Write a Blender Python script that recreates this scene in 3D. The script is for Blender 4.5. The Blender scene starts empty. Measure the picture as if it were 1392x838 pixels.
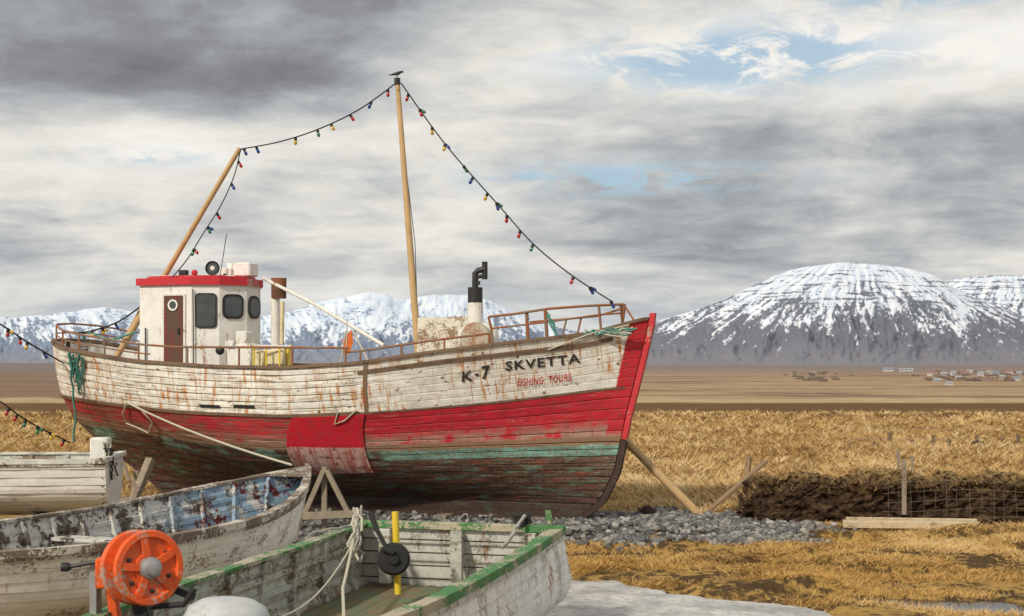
import bpy, math, random, numpy as np
from mathutils import Vector, Matrix
random.seed(7); rng=np.random.default_rng(7)
F=1933.0; CH=2.8
def at(px,py,Y): return Vector(((px-696)/F*Y, Y, CH+(490-py)/F*Y))
scene=bpy.context.scene
# ---------------------------------------------------------------- node helper
class N:
    def __init__(s,tree): s.t=tree
    def new(s,ty): return s.t.nodes.new(ty)
    def put(s,inp,val):
        if isinstance(val,bpy.types.NodeSocket): s.t.links.new(val,inp)
        else:
            if hasattr(inp.default_value,'__len__') and not isinstance(val,(int,float)):
                val=tuple(val)
                if len(inp.default_value)==4 and len(val)==3: val=val+(1,)
            elif hasattr(inp.default_value,'__len__'):
                val=(val,)*3+((1,) if len(inp.default_value)==4 else ())
            inp.default_value=val
    def pos(s): return s.new('ShaderNodeNewGeometry').outputs['Position']
    def attr(s,n,o='Vector'):
        a=s.new('ShaderNodeAttribute'); a.attribute_name=n; return a.outputs[o]
    def mapv(s,v,sc=(1,1,1),loc=(0,0,0),rot=(0,0,0)):
        m=s.new('ShaderNodeMapping'); s.put(m.inputs[0],v); m.inputs[3].default_value=sc; m.inputs[1].default_value=loc; m.inputs[2].default_value=rot
        return m.outputs[0]
    def noise(s,v,scale,detail=4,rough=.55,dist=0,col=False):
        n=s.new('ShaderNodeTexNoise'); s.put(n.inputs['Vector'],v); n.inputs['Scale'].default_value=scale
        n.inputs['Detail'].default_value=detail; n.inputs['Roughness'].default_value=rough; n.inputs['Distortion'].default_value=dist
        return n.outputs['Color' if col else 'Fac']
    def m(s,op,a,b=0.0,clamp=False):
        n=s.new('ShaderNodeMath'); n.operation=op; n.use_clamp=clamp; s.put(n.inputs[0],a)
        s.put(n.inputs[1],b); return n.outputs[0]
    def step(s,v,lo,hi,a=0.0,b=1.0):
        n=s.new('ShaderNodeMapRange'); n.interpolation_type='SMOOTHSTEP'; s.put(n.inputs[0],v)
        n.inputs[1].default_value=lo; n.inputs[2].default_value=hi; n.inputs[3].default_value=a; n.inputs[4].default_value=b
        return n.outputs[0]
    def ramp(s,f,stops):
        n=s.new('ShaderNodeValToRGB'); s.put(n.inputs[0],f); e=n.color_ramp.elements
        while len(e)<len(stops): e.new(0.5)
        for i,(p,c) in enumerate(stops): e[i].position=p; e[i].color=tuple(c)+(1,)
        return n.outputs[0]
    def mix(s,f,a,b,bl='MIX'):
        n=s.new('ShaderNodeMix'); n.data_type='RGBA'; n.blend_type=bl
        s.put(n.inputs[0],f); s.put(n.inputs[6],a); s.put(n.inputs[7],b); return n.outputs[2]
    def xyz(s,v):
        n=s.new('ShaderNodeSeparateXYZ'); s.put(n.inputs[0],v); return n.outputs
    def comb(s,x,y,z):
        n=s.new('ShaderNodeCombineXYZ'); s.put(n.inputs[0],x); s.put(n.inputs[1],y); s.put(n.inputs[2],z); return n.outputs[0]
    def bump(s,h,st=.5,d=.02):
        n=s.new('ShaderNodeBump'); s.put(n.inputs['Height'],h); n.inputs['Strength'].default_value=st; n.inputs['Distance'].default_value=d; return n.outputs[0]
def mat(name,rough=.8,spec=.3,metal=0):
    m=bpy.data.materials.new(name); m.use_nodes=True; b=m.node_tree.nodes['Principled BSDF']
    b.inputs['Roughness'].default_value=rough; b.inputs['Specular IOR Level'].default_value=spec; b.inputs['Metallic'].default_value=metal
    return m,N(m.node_tree),b
def worn(name,paint,under=(.16,.12,.09),amt=.5,scale=3,rough=.65,dirt=.5,stretch=(1,1,1),rust=0.,bump=.35,metal=0):
    """paint that flakes off the material beneath"""
    m,n,b=mat(name,rough,.3,metal); p=n.mapv(n.pos(),stretch)
    big=n.noise(p,scale*.4,3); fine=n.noise(p,scale*5,6,.7)
    f=n.m('ADD',n.m('MULTIPLY',big,.5),n.m('MULTIPLY',fine,.5))
    mask=n.step(f,amt-.02,amt+.02)      # 1 = paint
    dn=n.noise(p,scale*1.7,5,.65)
    pc=n.mix(n.step(dn,.35,.75,0,dirt),paint,tuple(c*.5+.03*k for c,k in zip(paint,(1.2,.9,.5))))
    uc=n.mix(n.noise(p,scale*9,4),tuple(c*.5 for c in under),tuple(c*1.6 for c in under))
    c=n.mix(mask,uc,pc)
    if rust>0:
        r=n.noise(n.mapv(n.pos(),(1,1,.3)),scale*1.3,5,.7)
        c=n.mix(n.step(r,1-rust-.08,1-rust+.08,0,.85),c,(.27,.09,.025))
    n.put(b.inputs['Base Color'],c)
    n.put(b.inputs['Normal'],n.bump(n.m('ADD',mask,n.m('MULTIPLY',fine,.8)),bump,.01))
    return m
def plain(name,col,rough=.7,spec=.3,metal=0,var=.25,scale=12):
    m,n,b=mat(name,rough,spec,metal); f=n.noise(n.pos(),scale,5,.65)
    n.put(b.inputs['Base Color'],n.mix(f,tuple(c*(1-var*1.6) for c in col),tuple(min(1,c*(1+var)) for c in col)))
    n.put(b.inputs['Normal'],n.bump(f,.25,.01)); return m
# ---------------------------------------------------------------- mesh builder
class MB:
    def __init__(s): s.v=[];s.f=[];s.mi=[];s.at=[]
    def add(s,vs,fs,mi=0,at=None):
        o=len(s.v); s.v+= [tuple(v) for v in vs]; s.f+=[tuple(i+o for i in f) for f in fs]
        s.mi+=([mi]*len(fs) if isinstance(mi,int) else list(mi)); s.at+= (at if at is not None else [(0,0,0)]*len(vs))
    def box(s,c,size,R=None,mi=0):
        R=R or Matrix.Identity(3); c=Vector(c); x,y,z=[k/2 for k in size]
        e=min(x,y,z)*.18
        vs=[];
        for sx in(-1,1):
            for sy in(-1,1):
                for sz in(-1,1):
                    vs+= [(sx*(x-e),sy*(y-e),sz*z),(sx*(x-e),sy*y,sz*(z-e)),(sx*x,sy*(y-e),sz*(z-e))]
        import bmesh
        bm=bmesh.new()
        for q in vs: bm.verts.new(c+R@Vector(q))
        r=bmesh.ops.convex_hull(bm,input=bm.verts); bm.verts.index_update()
        s.add([v.co[:] for v in bm.verts],[[v.index for v in f.verts] for f in bm.faces],mi); bm.free()
    def beam(s,a,b,w,h,mi=0,up=Vector((0,0,1))):
        a=Vector(a);b=Vector(b);d=(b-a);L=d.length;d.normalize()
        sd=d.cross(up)
        if sd.length<.01: sd=Vector((1,0,0))
        sd.normalize();u=sd.cross(d)
        R=Matrix((d,sd,u)).transposed(); s.box((a+b)/2,(L,w,h),R,mi)
    def tube(s,pts,r,seg=8,mi=0,cap=True):
        pts=[Vector(p) for p in pts]; n=len(pts); rr=r if hasattr(r,'__len__') else [r]*n
        d=(pts[1]-pts[0]).normalized(); u=d.orthogonal().normalized(); vs=[];fs=[]
        for i,p in enumerate(pts):
            dd=(pts[min(i+1,n-1)]-pts[max(i-1,0)]).normalized()
            u=(u-dd*u.dot(dd)).normalized(); w=dd.cross(u)
            for k in range(seg):
                a=2*math.pi*k/seg; vs.append(p+(u*math.cos(a)+w*math.sin(a))*rr[i])
        for i in range(n-1):
            for k in range(seg):
                k2=(k+1)%seg; fs.append((i*seg+k,i*seg+k2,(i+1)*seg+k2,(i+1)*seg+k))
        if cap: fs.append(tuple(range(seg))[::-1]); fs.append(tuple((n-1)*seg+k for k in range(seg)))
        s.add(vs,fs,mi)
    def lathe(s,c,axis,prof,seg=20,mi=0):
        c=Vector(c); ax=Vector(axis).normalized(); u=ax.orthogonal().normalized(); w=ax.cross(u); vs=[];fs=[]
        for (h,r) in prof:
            for k in range(seg):
                a=2*math.pi*k/seg; vs.append(c+ax*h+(u*math.cos(a)+w*math.sin(a))*max(r,.0005))
        for i in range(len(prof)-1):
            for k in range(seg):
                k2=(k+1)%seg; fs.append((i*seg+k,i*seg+k2,(i+1)*seg+k2,(i+1)*seg+k))
        s.add(vs,fs,mi)
    def ball(s,c,r,mi=0,seg=10,sc=(1,1,1)):
        vs=[];fs=[];rings=seg//2+1
        for i in range(rings+1):
            th=math.pi*i/rings
            for k in range(seg):
                a=2*math.pi*k/seg
                vs.append((c[0]+r*sc[0]*math.sin(th)*math.cos(a),c[1]+r*sc[1]*math.sin(th)*math.sin(a),c[2]+r*sc[2]*math.cos(th)))
        for i in range(rings):
            for k in range(seg):
                k2=(k+1)%seg; fs.append((i*seg+k,(i+1)*seg+k,(i+1)*seg+k2,i*seg+k2))
        s.add(vs,fs,mi)
    def prism(s,poly,ext,mi=0):
        n=len(poly); ext=Vector(ext); vs=[Vector(p) for p in poly]+[Vector(p)+ext for p in poly]
        s.add(vs,[tuple(range(n))[::-1],tuple(range(n,2*n))]+[(i,(i+1)%n,n+(i+1)%n,n+i) for i in range(n)],mi)
    def grid(s,P,mi=0,at=None,flip=False):
        na=len(P);nb=len(P[0]); vs=[p for row in P for p in row]
        fs=[]
        for i in range(na-1):
            for j in range(nb-1):
                q=(i*nb+j,(i+1)*nb+j,(i+1)*nb+j+1,i*nb+j+1); fs.append(q[::-1] if flip else q)
        s.add(vs,fs,mi,at)
    def obj(s,name,mats,parent=None,smooth=False,recalc=True,merge=False):
        me=bpy.data.meshes.new(name); me.from_pydata(s.v,[],s.f)
        for m in mats: me.materials.append(m)
        me.polygons.foreach_set('material_index',s.mi)
        if any(a!=(0,0,0) for a in s.at):
            A=me.attributes.new('uvh','FLOAT_VECTOR','POINT'); A.data.foreach_set('vector',np.array(s.at,dtype=float).ravel())
        me.update()
        if recalc:
            import bmesh
            bm=bmesh.new(); bm.from_mesh(me)
            if merge: bmesh.ops.remove_doubles(bm,verts=bm.verts,dist=.0004)
            bmesh.ops.recalc_face_normals(bm,faces=bm.faces); bm.to_mesh(me); bm.free()
        if smooth:
            me.polygons.foreach_set('use_smooth',[True]*len(me.polygons))
            try: me.set_sharp_from_angle(angle=math.radians(40))
            except Exception: pass
        o=bpy.data.objects.new(name,me); scene.collection.objects.link(o)
        if parent: o.parent=parent; o.matrix_parent_inverse=Matrix.Translation(-parent.location)
        return o
def empty(name,loc):
    e=bpy.data.objects.new(name,None); e.location=loc; e.empty_display_size=.5; scene.collection.objects.link(e); return e
# ---------------------------------------------------------------- numpy noise
def vnoise(x,y,seed=0):
    x=np.asarray(x,float);y=np.asarray(y,float)
    xi=np.floor(x).astype(np.int64);yi=np.floor(y).astype(np.int64);xf=x-xi;yf=y-yi
    def h(a,b):
        n=(a*374761393+b*668265263+seed*974711)&0xffffffff; n=((n^(n>>13))*1274126177)&0xffffffff; n=n^(n>>16)
        return (n&0xffff)/65535.
    u=xf*xf*(3-2*xf);v=yf*yf*(3-2*yf)
    return (h(xi,yi)*(1-u)+h(xi+1,yi)*u)*(1-v)+(h(xi,yi+1)*(1-u)+h(xi+1,yi+1)*u)*v
def fbm(x,y,o=4,seed=0,g=.5):
    r=0;a=1;t=0
    for i in range(o): r=r+a*vnoise(x*2**i+i*17.3,y*2**i+i*9.1,seed+i);t+=a;a*=g
    return r/t
def sst(x,a,b):
    t=np.clip((x-a)/(b-a),0,1); return t*t*(3-2*t)
def sm(x,xs,ys,h=.03):
    return sum(np.interp(np.asarray(x)+k*h,xs,ys) for k in(-1,-.5,0,.5,1))/5
# ================================================================ MATERIALS
WOOD=worn('weathered_wood',(.30,.25,.19),(.16,.12,.09),.42,5,.85,.6)
PINE=worn('pine_pole',(.56,.38,.19),(.30,.19,.10),.40,3,.7,.4,(2,2,.5))
RUSTM=worn('rusty_pipe',(.24,.17,.12),(.28,.10,.04),.5,8,.8,.5)
BLACK=plain('black_iron',(.025,.025,.028),.5,.4)
WHITEP=worn('white_paint_worn',(.74,.73,.69),(.30,.22,.15),.40,5,.55,.3,rust=.37)
REDP=worn('red_paint_worn',(.55,.03,.045),(.4,.3,.25),.42,6,.5,.45)
ROPE=plain('rope_offwhite',(.55,.52,.42),.9,.2,0,.3,60)
ROPEG=plain('rope_green',(.10,.30,.26),.9,.2,0,.4,60)
GREY=plain('grey_metal',(.35,.36,.37),.5,.4,.4)
YEL=plain('yellow_plastic',(.75,.55,.04),.5,.4,0,.15)
ORANGE=worn('orange_paint',(.80,.11,.02),(.40,.30,.24),.43,8,.5,.55,rust=.36)
DARK=plain('dark_rubber',(.03,.03,.03),.8,.2)
def glass():
    m,n,b=mat('window_glass',.12,.6); f=n.noise(n.pos(),3,3)
    n.put(b.inputs['Base Color'],n.mix(f,(.015,.02,.02),(.10,.12,.12))); return m
GLASS=glass()
def hullmat():
    m,n,b=mat('hull_paint',.62,.35)
    a=n.attr('uvh'); X=n.xyz(a); s,v,t=X[0],X[1],X[2]
    q=n.comb(s,n.m('MULTIPLY',v,4.2),0.)
    edge=n.noise(n.mapv(q,(1.2,1,1)),5,5,.7)
    vj=n.m('ADD',v,n.m('MULTIPLY',n.m('SUBTRACT',edge,.5),.03))
    fine=n.noise(q,14,7,.72); med=n.noise(q,3.2,6,.68); big=n.noise(q,.9,4,.6)
    streak=n.noise(n.mapv(q,(5,.5,1)),2.2,6,.7)      # vertical weeping
    streak2=n.noise(n.mapv(q,(9,.35,1),(3,7,0)),2.0,5,.7)
    plank=n.noise(n.mapv(q,(.7,9,1)),2.0,5,.7)        # along planks
    aft=n.step(t,.615,.63,1,0)
    white=n.mix(n.step(med,.38,.72),(.82,.81,.76),(.58,.54,.46))
    white=n.mix(n.m('MULTIPLY',n.step(plank,.52,.64),n.m('ADD',n.m('MULTIPLY',aft,.75),.20)),white,(.24,.18,.13))
    rustf=n.m('MULTIPLY',n.step(streak,.50,.64),n.step(big,.36,.50))
    white=n.mix(n.m('MULTIPLY',rustf,.95),white,n.mix(fine,(.34,.11,.015),(.64,.28,.05)))
    white=n.mix(n.m('MULTIPLY',n.step(streak2,.57,.66),.8),white,(.42,.17,.04))
    spots=n.step(n.noise(q,6,5,.75),.59,.65)
    white=n.mix(spots,white,(.18,.08,.03))
    red=n.mix(n.step(med,.3,.7),(.54,.015,.032),(.36,.02,.03))
    redworn=n.mix(n.step(fine,.44,.58),(.45,.25,.20),red)
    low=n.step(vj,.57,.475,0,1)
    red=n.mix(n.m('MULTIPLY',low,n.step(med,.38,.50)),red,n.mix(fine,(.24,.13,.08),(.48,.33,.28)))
    red=n.mix(n.step(n.m('ADD',n.m('MULTIPLY',plank,.6),n.m('MULTIPLY',fine,.4)),.53,.58,0,.9),red,redworn)
    red=n.mix(n.m('MULTIPLY',n.step(streak2,.56,.68),.7),red,(.17,.055,.03))
    aftred=n.step(n.m('ADD',n.m('MULTIPLY',plank,.65),n.m('MULTIPLY',big,.35)),.46,.53)
    red=n.mix(n.m('MULTIPLY',aftred,n.m('MULTIPLY',aft,.8)),red,n.mix(fine,(.10,.05,.035),(.28,.16,.10)))
    teal=n.mix(n.step(med,.35,.65),(.22,.42,.36),(.13,.25,.20))
    teal=n.mix(n.step(fine,.48,.58,0,.8),teal,(.20,.13,.08))
    bot=n.ramp(n.m('ADD',n.m('MULTIPLY',plank,.5),n.m('MULTIPLY',fine,.5)),[(.30,(.018,.012,.010)),(.46,(.075,.04,.027)),(.56,(.15,.09,.06)),(.70,(.34,.26,.20))])
    tp=n.m('MULTIPLY',n.step(n.noise(n.mapv(q,(.8,2.5,1)),2.5,6,.7),.53,.61),.8)
    bot=n.mix(tp,bot,n.mix(fine,(.07,.13,.10),(.18,.32,.25)))
    bot=n.mix(n.step(n.noise(n.mapv(q,(1,2.6,1),(5,3,0)),2.1,6,.75),.55,.62,0,.75),bot,(.22,.04,.032))
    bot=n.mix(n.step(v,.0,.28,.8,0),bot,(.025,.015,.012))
    c=n.mix(n.step(vj,.365,.375),bot,n.mix(n.m('MULTIPLY',aft,n.step(big,.4,.5)),teal,bot))
    c=n.mix(n.step(vj,.43,.44),c,n.mix(fine,(.17,.085,.045),(.36,.23,.15)))
    c=n.mix(n.step(vj,.47,.48),c,red)
    c=n.mix(n.step(vj,.675,.683),c,white)
    def seam(v0,h):
        fr=n.m('FRACT',n.m('DIVIDE',n.m('SUBTRACT',v,v0),h))
        return n.m('MAXIMUM',n.step(fr,.0,.07,1,0),n.step(fr,.93,1.,0,1))
    up=n.step(v,.679,.681); mid=n.m('MULTIPLY',n.step(v,.449,.451),n.step(v,.679,.681,1,0)); lo=n.step(v,.449,.451,1,0)
    sN=n.step(n.noise(n.mapv(q,(1.2,3,1)),2.,4,.6),.36,.56)
    sw=n.m('MULTIPLY',n.m('MULTIPLY',seam(.68,.32/7),up),n.m('ADD',n.m('MULTIPLY',aft,.8),.07))
    sr=n.m('MULTIPLY',n.m('MULTIPLY',seam(.45,.23/5),mid),.7); sl=n.m('MULTIPLY',n.m('MULTIPLY',seam(.08,.37/9),lo),.9)
    c=n.mix(n.m('MULTIPLY',n.m('ADD',n.m('ADD',sw,sr),sl),n.m('ADD',n.m('MULTIPLY',sN,.75),.25)),c,(.035,.02,.014))
    stem=n.m('MULTIPLY',n.step(n.m('ADD',t,n.m('MULTIPLY',n.m('SUBTRACT',edge,.5),.006)),.976,.979),n.step(v,.47,.5))
    c=n.mix(stem,c,n.mix(n.step(fine,.5,.6),(.52,.02,.035),(.30,.05,.04)))
    n.put(b.inputs['Base Color'],c)
    n.put(b.inputs['Normal'],n.bump(n.m('ADD',n.m('MULTIPLY',fine,.7),n.m('MULTIPLY',plank,.6)),.6,.015))
    return m
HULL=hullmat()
# ================================================================ MAIN BOAT
L=11.75; fx,fy=.940,-.340; nx,ny=-.340,-.940
def W(s,w,z): return Vector((-8.73+fx*s+nx*w,28+fy*s+ny*w,z))
fv=Vector((fx,fy,0)); nv=Vector((nx,ny,0))
def zs(t): return sm(t,[0,.06,.115,.234,.38,.506,.62,.73,.83,.93,1],[3.2,3.02,2.94,2.77,2.67,2.65,2.73,2.92,3.07,3.22,3.5],.02)
def zr(t): return sm(t,[0,.05,.31,.506,.62,.73,.83,1],[2.12,2.1,1.88,1.83,1.90,2.0,2.11,2.38],.04)
def zl(t): return sm(t,[0,.08,.38,.62,.73,.83,1],[1.66,1.6,1.29,1.27,1.32,1.36,1.42],.05)
def hull(t,v):
    t=np.asarray(t,float);v=np.asarray(v,float)
    z0=.07+0*t; z1=.34+0*t
    a=np.clip(v/.08,0,1);b=np.clip((v-.08)/.37,0,1);c=np.clip((v-.45)/.23,0,1);d=np.clip((v-.68)/.32,0,1)
    z=z0+(z1-z0)*a+(zl(t)-z1)*b+(zr(t)-zl(t))*c+(zs(t)-zr(t))*d
    S0=sm(z,[.05,.4,.8,1.2,1.7,2.1,2.6,3.3],[2.5,2.1,1.5,.85,.2,.02,-.03,0],.12)
    S1=sm(z,[.05,.41,.92,1.8,2.68,3.5],[10.42,10.88,11.14,11.33,11.56,11.76],.06)
    s=S0+(S1-S0)*t
    B=sm(v,[0,.06,.09,.15,.22,.32,.45,.68,1],[.07,.07,.16,.60,1.0,1.36,1.60,1.76,1.82],.02)
    ts=np.interp(v,[0,.4,1],[.8,.5,.33]);p=np.interp(v,[0,.4,1],[1.25,1.6,2.3])
    k=np.clip((ts-t)/ts,0,1);fs=np.maximum(1-k**p,0)**(1/p)
    tb=np.interp(v,[0,1],[.25,.5]);q=np.interp(v,[0,.5,1],[1.25,1.7,2.4])
    k2=np.clip((t-tb)/(1-tb),0,1);fb=1-k2**q
    w=.045+(B-.045)*fs*fb
    return s,w,z
def hpos(t,v,off=0,side=1):
    s,w,z=hull(t,v)
    X=-8.73+fx*s+nx*w*side;Y=28+fy*s+ny*w*side
    if np.any(off!=0):
        e=.004
        def raw(t,v):
            s,w,z=hull(t,v); return np.stack([s,w,z],-1)
        t1=np.clip(t,e,1-e);v1=np.clip(v,e,1-e)
        dt=raw(t1+e,v1)-raw(t1-e,v1);dv=raw(t1,v1+e)-raw(t1,v1-e)
        nn=np.cross(dv,dt); nn/=np.linalg.norm(nn,axis=-1,keepdims=True)+1e-9
        nn*=np.sign(nn[...,1:2]+1e-9)
        o=np.asarray(off)[...,None]*nn if hasattr(off,'__len__') else off*nn
        s=s+o[...,0];w=w+o[...,1];z=z+o[...,2]
        X=-8.73+fx*s+nx*w*side;Y=28+fy*s+ny*w*side
    return np.stack([X,Y,z],-1)
gt,gv=np.meshgrid(np.linspace(0.01,.995,700),np.linspace(.05,1,480),indexing='ij')
GP=hpos(gt,gv); gpx=696+F*GP[...,0]/GP[...,1]; gpy=490-F*(GP[...,2]-CH)/GP[...,1]
def locate(px,py):
    d=(gpx-px)**2+(gpy-py)**2; i=np.unravel_index(np.argmin(d),d.shape); return gt[i],gv[i]
boat=empty('fishing_boat',(-3.2,26,0))
ST=list(np.linspace(.08,.45,10))+list(np.linspace(.45,.68,6))[1:]+list(np.linspace(.68,1,8))[1:]
rows=[(0,0.),(.075,0.)]
for i in range(len(ST)-1):
    a,b=ST[i],ST[i+1]; h=b-a
    rows+=[(a,-1.),(a+.09*h,.3),(a+.5*h,.25),(a+.90*h,0.)]
rows+=[(1,0.)]
vv=np.array([r[0] for r in rows]);oo=np.array([r[1] for r in rows])
tt=np.concatenate([np.linspace(0,.12,26)[:-1],np.linspace(.12,.95,130),np.linspace(.95,1,12)[1:]])
for side in(1,-1):
    T,V=np.meshgrid(tt,vv,indexing='ij')
    O=np.tile(oo,(len(tt),1))
    amp=np.where((V>.67),np.where(T<.62,.024,.005),np.where(V>.45,.010,.020))
    wob=(fbm(T*40,V*60,2,3)-.5)*.016*np.where((T>.70)&(V>.6),.3,1)
    P=hpos(T,V,O*amp+wob*(V<.98)+1e-6,side)
    s,_,_=hull(T,V)
    mb=MB(); at_=[(float(a),float(b),float(c)) for a,b,c in zip(s.ravel(),V.ravel(),T.ravel())]
    mb.grid(P.tolist(),0,at_,flip=(side==1))
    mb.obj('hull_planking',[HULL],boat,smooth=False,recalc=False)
mb=MB()
kp=[]
for v in np.linspace(1,0,40):
    s,_,z=hull(1.,v); kp.append(W(float(s)+.02,0,float(z)+(.12 if v==1 else 0)))
def strip(mb,pts,half,thick,mi,outdir):
    vs=[];n=len(pts)
    for p,o in zip(pts,outdir):
        p=Vector(p);o=Vector(o)
        vs+=[p+nv*half,p+nv*half+o*thick,p-nv*half+o*thick,p-nv*half]
    fs=[]
    for i in range(n-1):
        for k in range(4): fs.append((i*4+k,i*4+(k+1)%4,(i+1)*4+(k+1)%4,(i+1)*4+k))
    fs+= [(0,1,2,3),((n-1)*4,(n-1)*4+1,(n-1)*4+2,(n-1)*4+3)]
    mb.add(vs,fs,mi)
hi=[p for p in kp if p.z>1.4];lo=[p for p in kp if p.z<=1.5]
strip(mb,hi,.06,.09,0,[fv]*len(hi)); strip(mb,lo,.06,.10,1,[(fv+Vector((0,0,-.5))).normalized()]*len(lo))
kb=[W(s,0,.12) for s in np.linspace(2.2,10.5,12)]; strip(mb,kb,.07,.10,1,[Vector((0,0,-1))]*12)
sp=[]
for v in np.linspace(1,0.02,24):
    s,_,z=hull(0.,v); sp.append(W(float(s)-.0,0,float(z)))
strip(mb,sp,.06,.08,1,[(-fv)]*len(sp))
mb.obj('keel_and_stem',[REDP,worn('dark_keel',(.05,.03,.025),(.10,.07,.05),.45,6,.85)],boat)
CAP=worn('cap_rail_wood',(.20,.13,.085),(.10,.065,.045),.45,7,.8,.4)
mb=MB()
for side in(1,-1):
    tt2=np.linspace(0,1,90)
    s,w,z=hull(tt2,np.ones(90))
    ring=[]
    for i in range(90):
        so,wo,zo=float(s[i]),float(w[i]),float(z[i])
        a=[(wo+.045,zo),(wo+.045,zo+.05),(max(wo-.13,0),zo+.05),(max(wo-.13,0),zo)]
        ring.append([W(so,b*side,c) for b,c in a])
    vs=[p for r in ring for p in r];fs=[]
    for i in range(89):
        for k in range(4): fs.append((i*4+k,i*4+(k+1)%4,(i+1)*4+(k+1)%4,(i+1)*4+k))
    mb.add(vs,fs,0)
    for (v0,t0,t1,th,hh) in((.683,.0,.62,.028,.010),(.676,.62,.99,.010,.004),(.945,.62,.96,.022,.010)):
        tq=np.linspace(t0,t1,80)
        A=hpos(tq,tq*0+v0-hh,0.,side);Bq=hpos(tq,tq*0+v0-hh,th+tq*0,side);C=hpos(tq,tq*0+v0+hh,th+tq*0,side);D=hpos(tq,tq*0+v0+hh,0.,side)
        P=[[A[i],Bq[i],C[i],D[i]] for i in range(80)]
        mb.grid([[tuple(x) for x in r] for r in P],0)
mb.obj('cap_rail',[CAP],boat)
mb=MB()
tq=np.linspace(0.01,.985,70)
for side in(1,-1):
    P=[]
    for v in(.995,.9,.8,.7):
        s,w,z=hull(tq,tq*0+v); P.append([tuple(W(float(a),side*max(float(b)-.09,0),float(c))) for a,b,c in zip(s,w,z)])
    mb.grid(P,0)
s,w,z=hull(tq,tq*0+.74)
mb.grid([[tuple(W(float(a),-max(float(b)-.05,0),float(c))) for a,b,c in zip(s,w,z)],[tuple(W(float(a),max(float(b)-.05,0),float(c))) for a,b,c in zip(s,w,z)]],1)
mb.obj('deck_and_bulwark',[WHITEP,WOOD],boat)
def panelmat():
    m,n,b=mat('hull_patch_panel',.5,.4); X=n.xyz(n.attr('uvh')); q=n.comb(X[0],n.m('MULTIPLY',X[1],4.2),0.)
    f=n.noise(q,7,6,.7); st=n.noise(n.mapv(q,(7,.5,1)),2,5,.7)
    e=n.m('ADD',X[1],n.m('MULTIPLY',n.m('SUBTRACT',f,.5),.015))
    red=n.mix(n.step(f,.4,.7),(.54,.012,.03),(.42,.03,.04)); red=n.mix(n.step(st,.52,.66,0,.6),red,(.22,.05,.035))
    lowc=n.mix(n.step(st,.4,.62),(.60,.42,.38),(.42,.12,.10)); lowc=n.mix(n.step(f,.52,.62),lowc,(.22,.10,.06))
    c=n.mix(n.step(e,.462,.468),lowc,red)
    n.put(b.inputs['Base Color'],c); n.put(b.inputs['Normal'],n.bump(f,.4,.02)); return m
mb=MB()
cs_=[np.array(locate(*q)) for q in((398,567),(496,563),(508,641),(410,643))]
uu_,ww_=np.meshgrid(np.linspace(0,1,16),np.linspace(0,1,14),indexing='ij')
tvp=(cs_[3][None,None]*((1-uu_)*(1-ww_))[...,None]+cs_[2][None,None]*(uu_*(1-ww_))[...,None]+cs_[1][None,None]*(uu_*ww_)[...,None]+cs_[0][None,None]*((1-uu_)*ww_)[...,None])
T,V=tvp[...,0],tvp[...,1]
P=hpos(T,V,.035+.012*(fbm(T*60,V*20,2,8)-.5)); s,_,_=hull(T,V)
mb.grid(P.tolist(),0,[(float(a),float(b),float(c)) for a,b,c in zip(s.ravel(),V.ravel(),T.ravel())])
P2=hpos(T,V,.001+0*T)
for Q,R_ in((P[0],P2[0]),(P[-1],P2[-1]),(P[:,0],P2[:,0]),(P[:,-1],P2[:,-1])): mb.grid([Q.tolist(),R_.tolist()],0,[(0.1,.5,0.)]*(2*len(Q)))
mb.obj('hull_patch_panel',[panelmat()],boat,smooth=True)
mb=MB()
tj,_=locate(496,530)
for (t0,va,vb,wd) in((tj,.69,1.,.0028),):
    A=hpos(np.array([t0-wd,t0+wd]),np.array([va,va]),.02+np.zeros(2));Bq=hpos(np.array([t0-wd,t0+wd]),np.array([.85,.85]),.02+np.zeros(2));C=hpos(np.array([t0-wd,t0+wd]),np.array([vb,vb]),.02+np.zeros(2))
    mb.grid([A.tolist(),Bq.tolist(),C.tolist()],0)
for (pa,pb) in((272,300),(318,346),(176,200)):
    t0,v0=locate(pa,552);t1,v1=locate(pb,552)
    A=hpos(np.array([t0,t1]),np.array([v0-.011]*2),.018+np.zeros(2));C=hpos(np.array([t0,t1]),np.array([v0+.011]*2),.018+np.zeros(2))
    mb.grid([A.tolist(),C.tolist()],1)
mb.obj('bulwark_joint',[RUSTM,DARK],boat)
def letter(txt,quad,m,name,bold=.0,off=.018,sp=1.12):
    cu=bpy.data.curves.new('tmp','FONT'); cu.body=txt; cu.size=1; cu.offset=bold; cu.resolution_u=3; cu.space_character=sp
    o=bpy.data.objects.new('tmp',cu); scene.collection.objects.link(o); bpy.context.view_layer.update()
    dg=bpy.context.evaluated_depsgraph_get(); me=o.evaluated_get(dg).to_mesh()
    vs=np.array([v.co[:] for v in me.vertices]);fs=[tuple(p.vertices) for p in me.polygons]
    o.evaluated_get(dg).to_mesh_clear(); bpy.data.objects.remove(o)
    x=(vs[:,0]-vs[:,0].min())/np.ptp(vs[:,0]);y=(vs[:,1]-vs[:,1].min())/np.ptp(vs[:,1])
    C=[np.array(locate(*q)) for q in quad] # bl br tr tl
    tv=(C[0][None]*((1-x)*(1-y))[:,None]+C[1][None]*(x*(1-y))[:,None]+C[2][None]*(x*y)[:,None]+C[3][None]*((1-x)*y)[:,None])
    P=hpos(tv[:,0],tv[:,1],off+0*x)
    mb=MB(); mb.add(P.tolist(),fs,0); mb.obj(name,[m],boat,recalc=False)
INK=worn('black_lettering',(.035,.033,.03),(.5,.48,.42),.36,14,.6,.2)
REDI=plain('red_lettering',(.50,.03,.03),.6,.2,0,.15,30)
letter('SKVETTA',[(687,504),(789,493),(789,480),(687,491)],INK,'name_lettering',.02)
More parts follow.
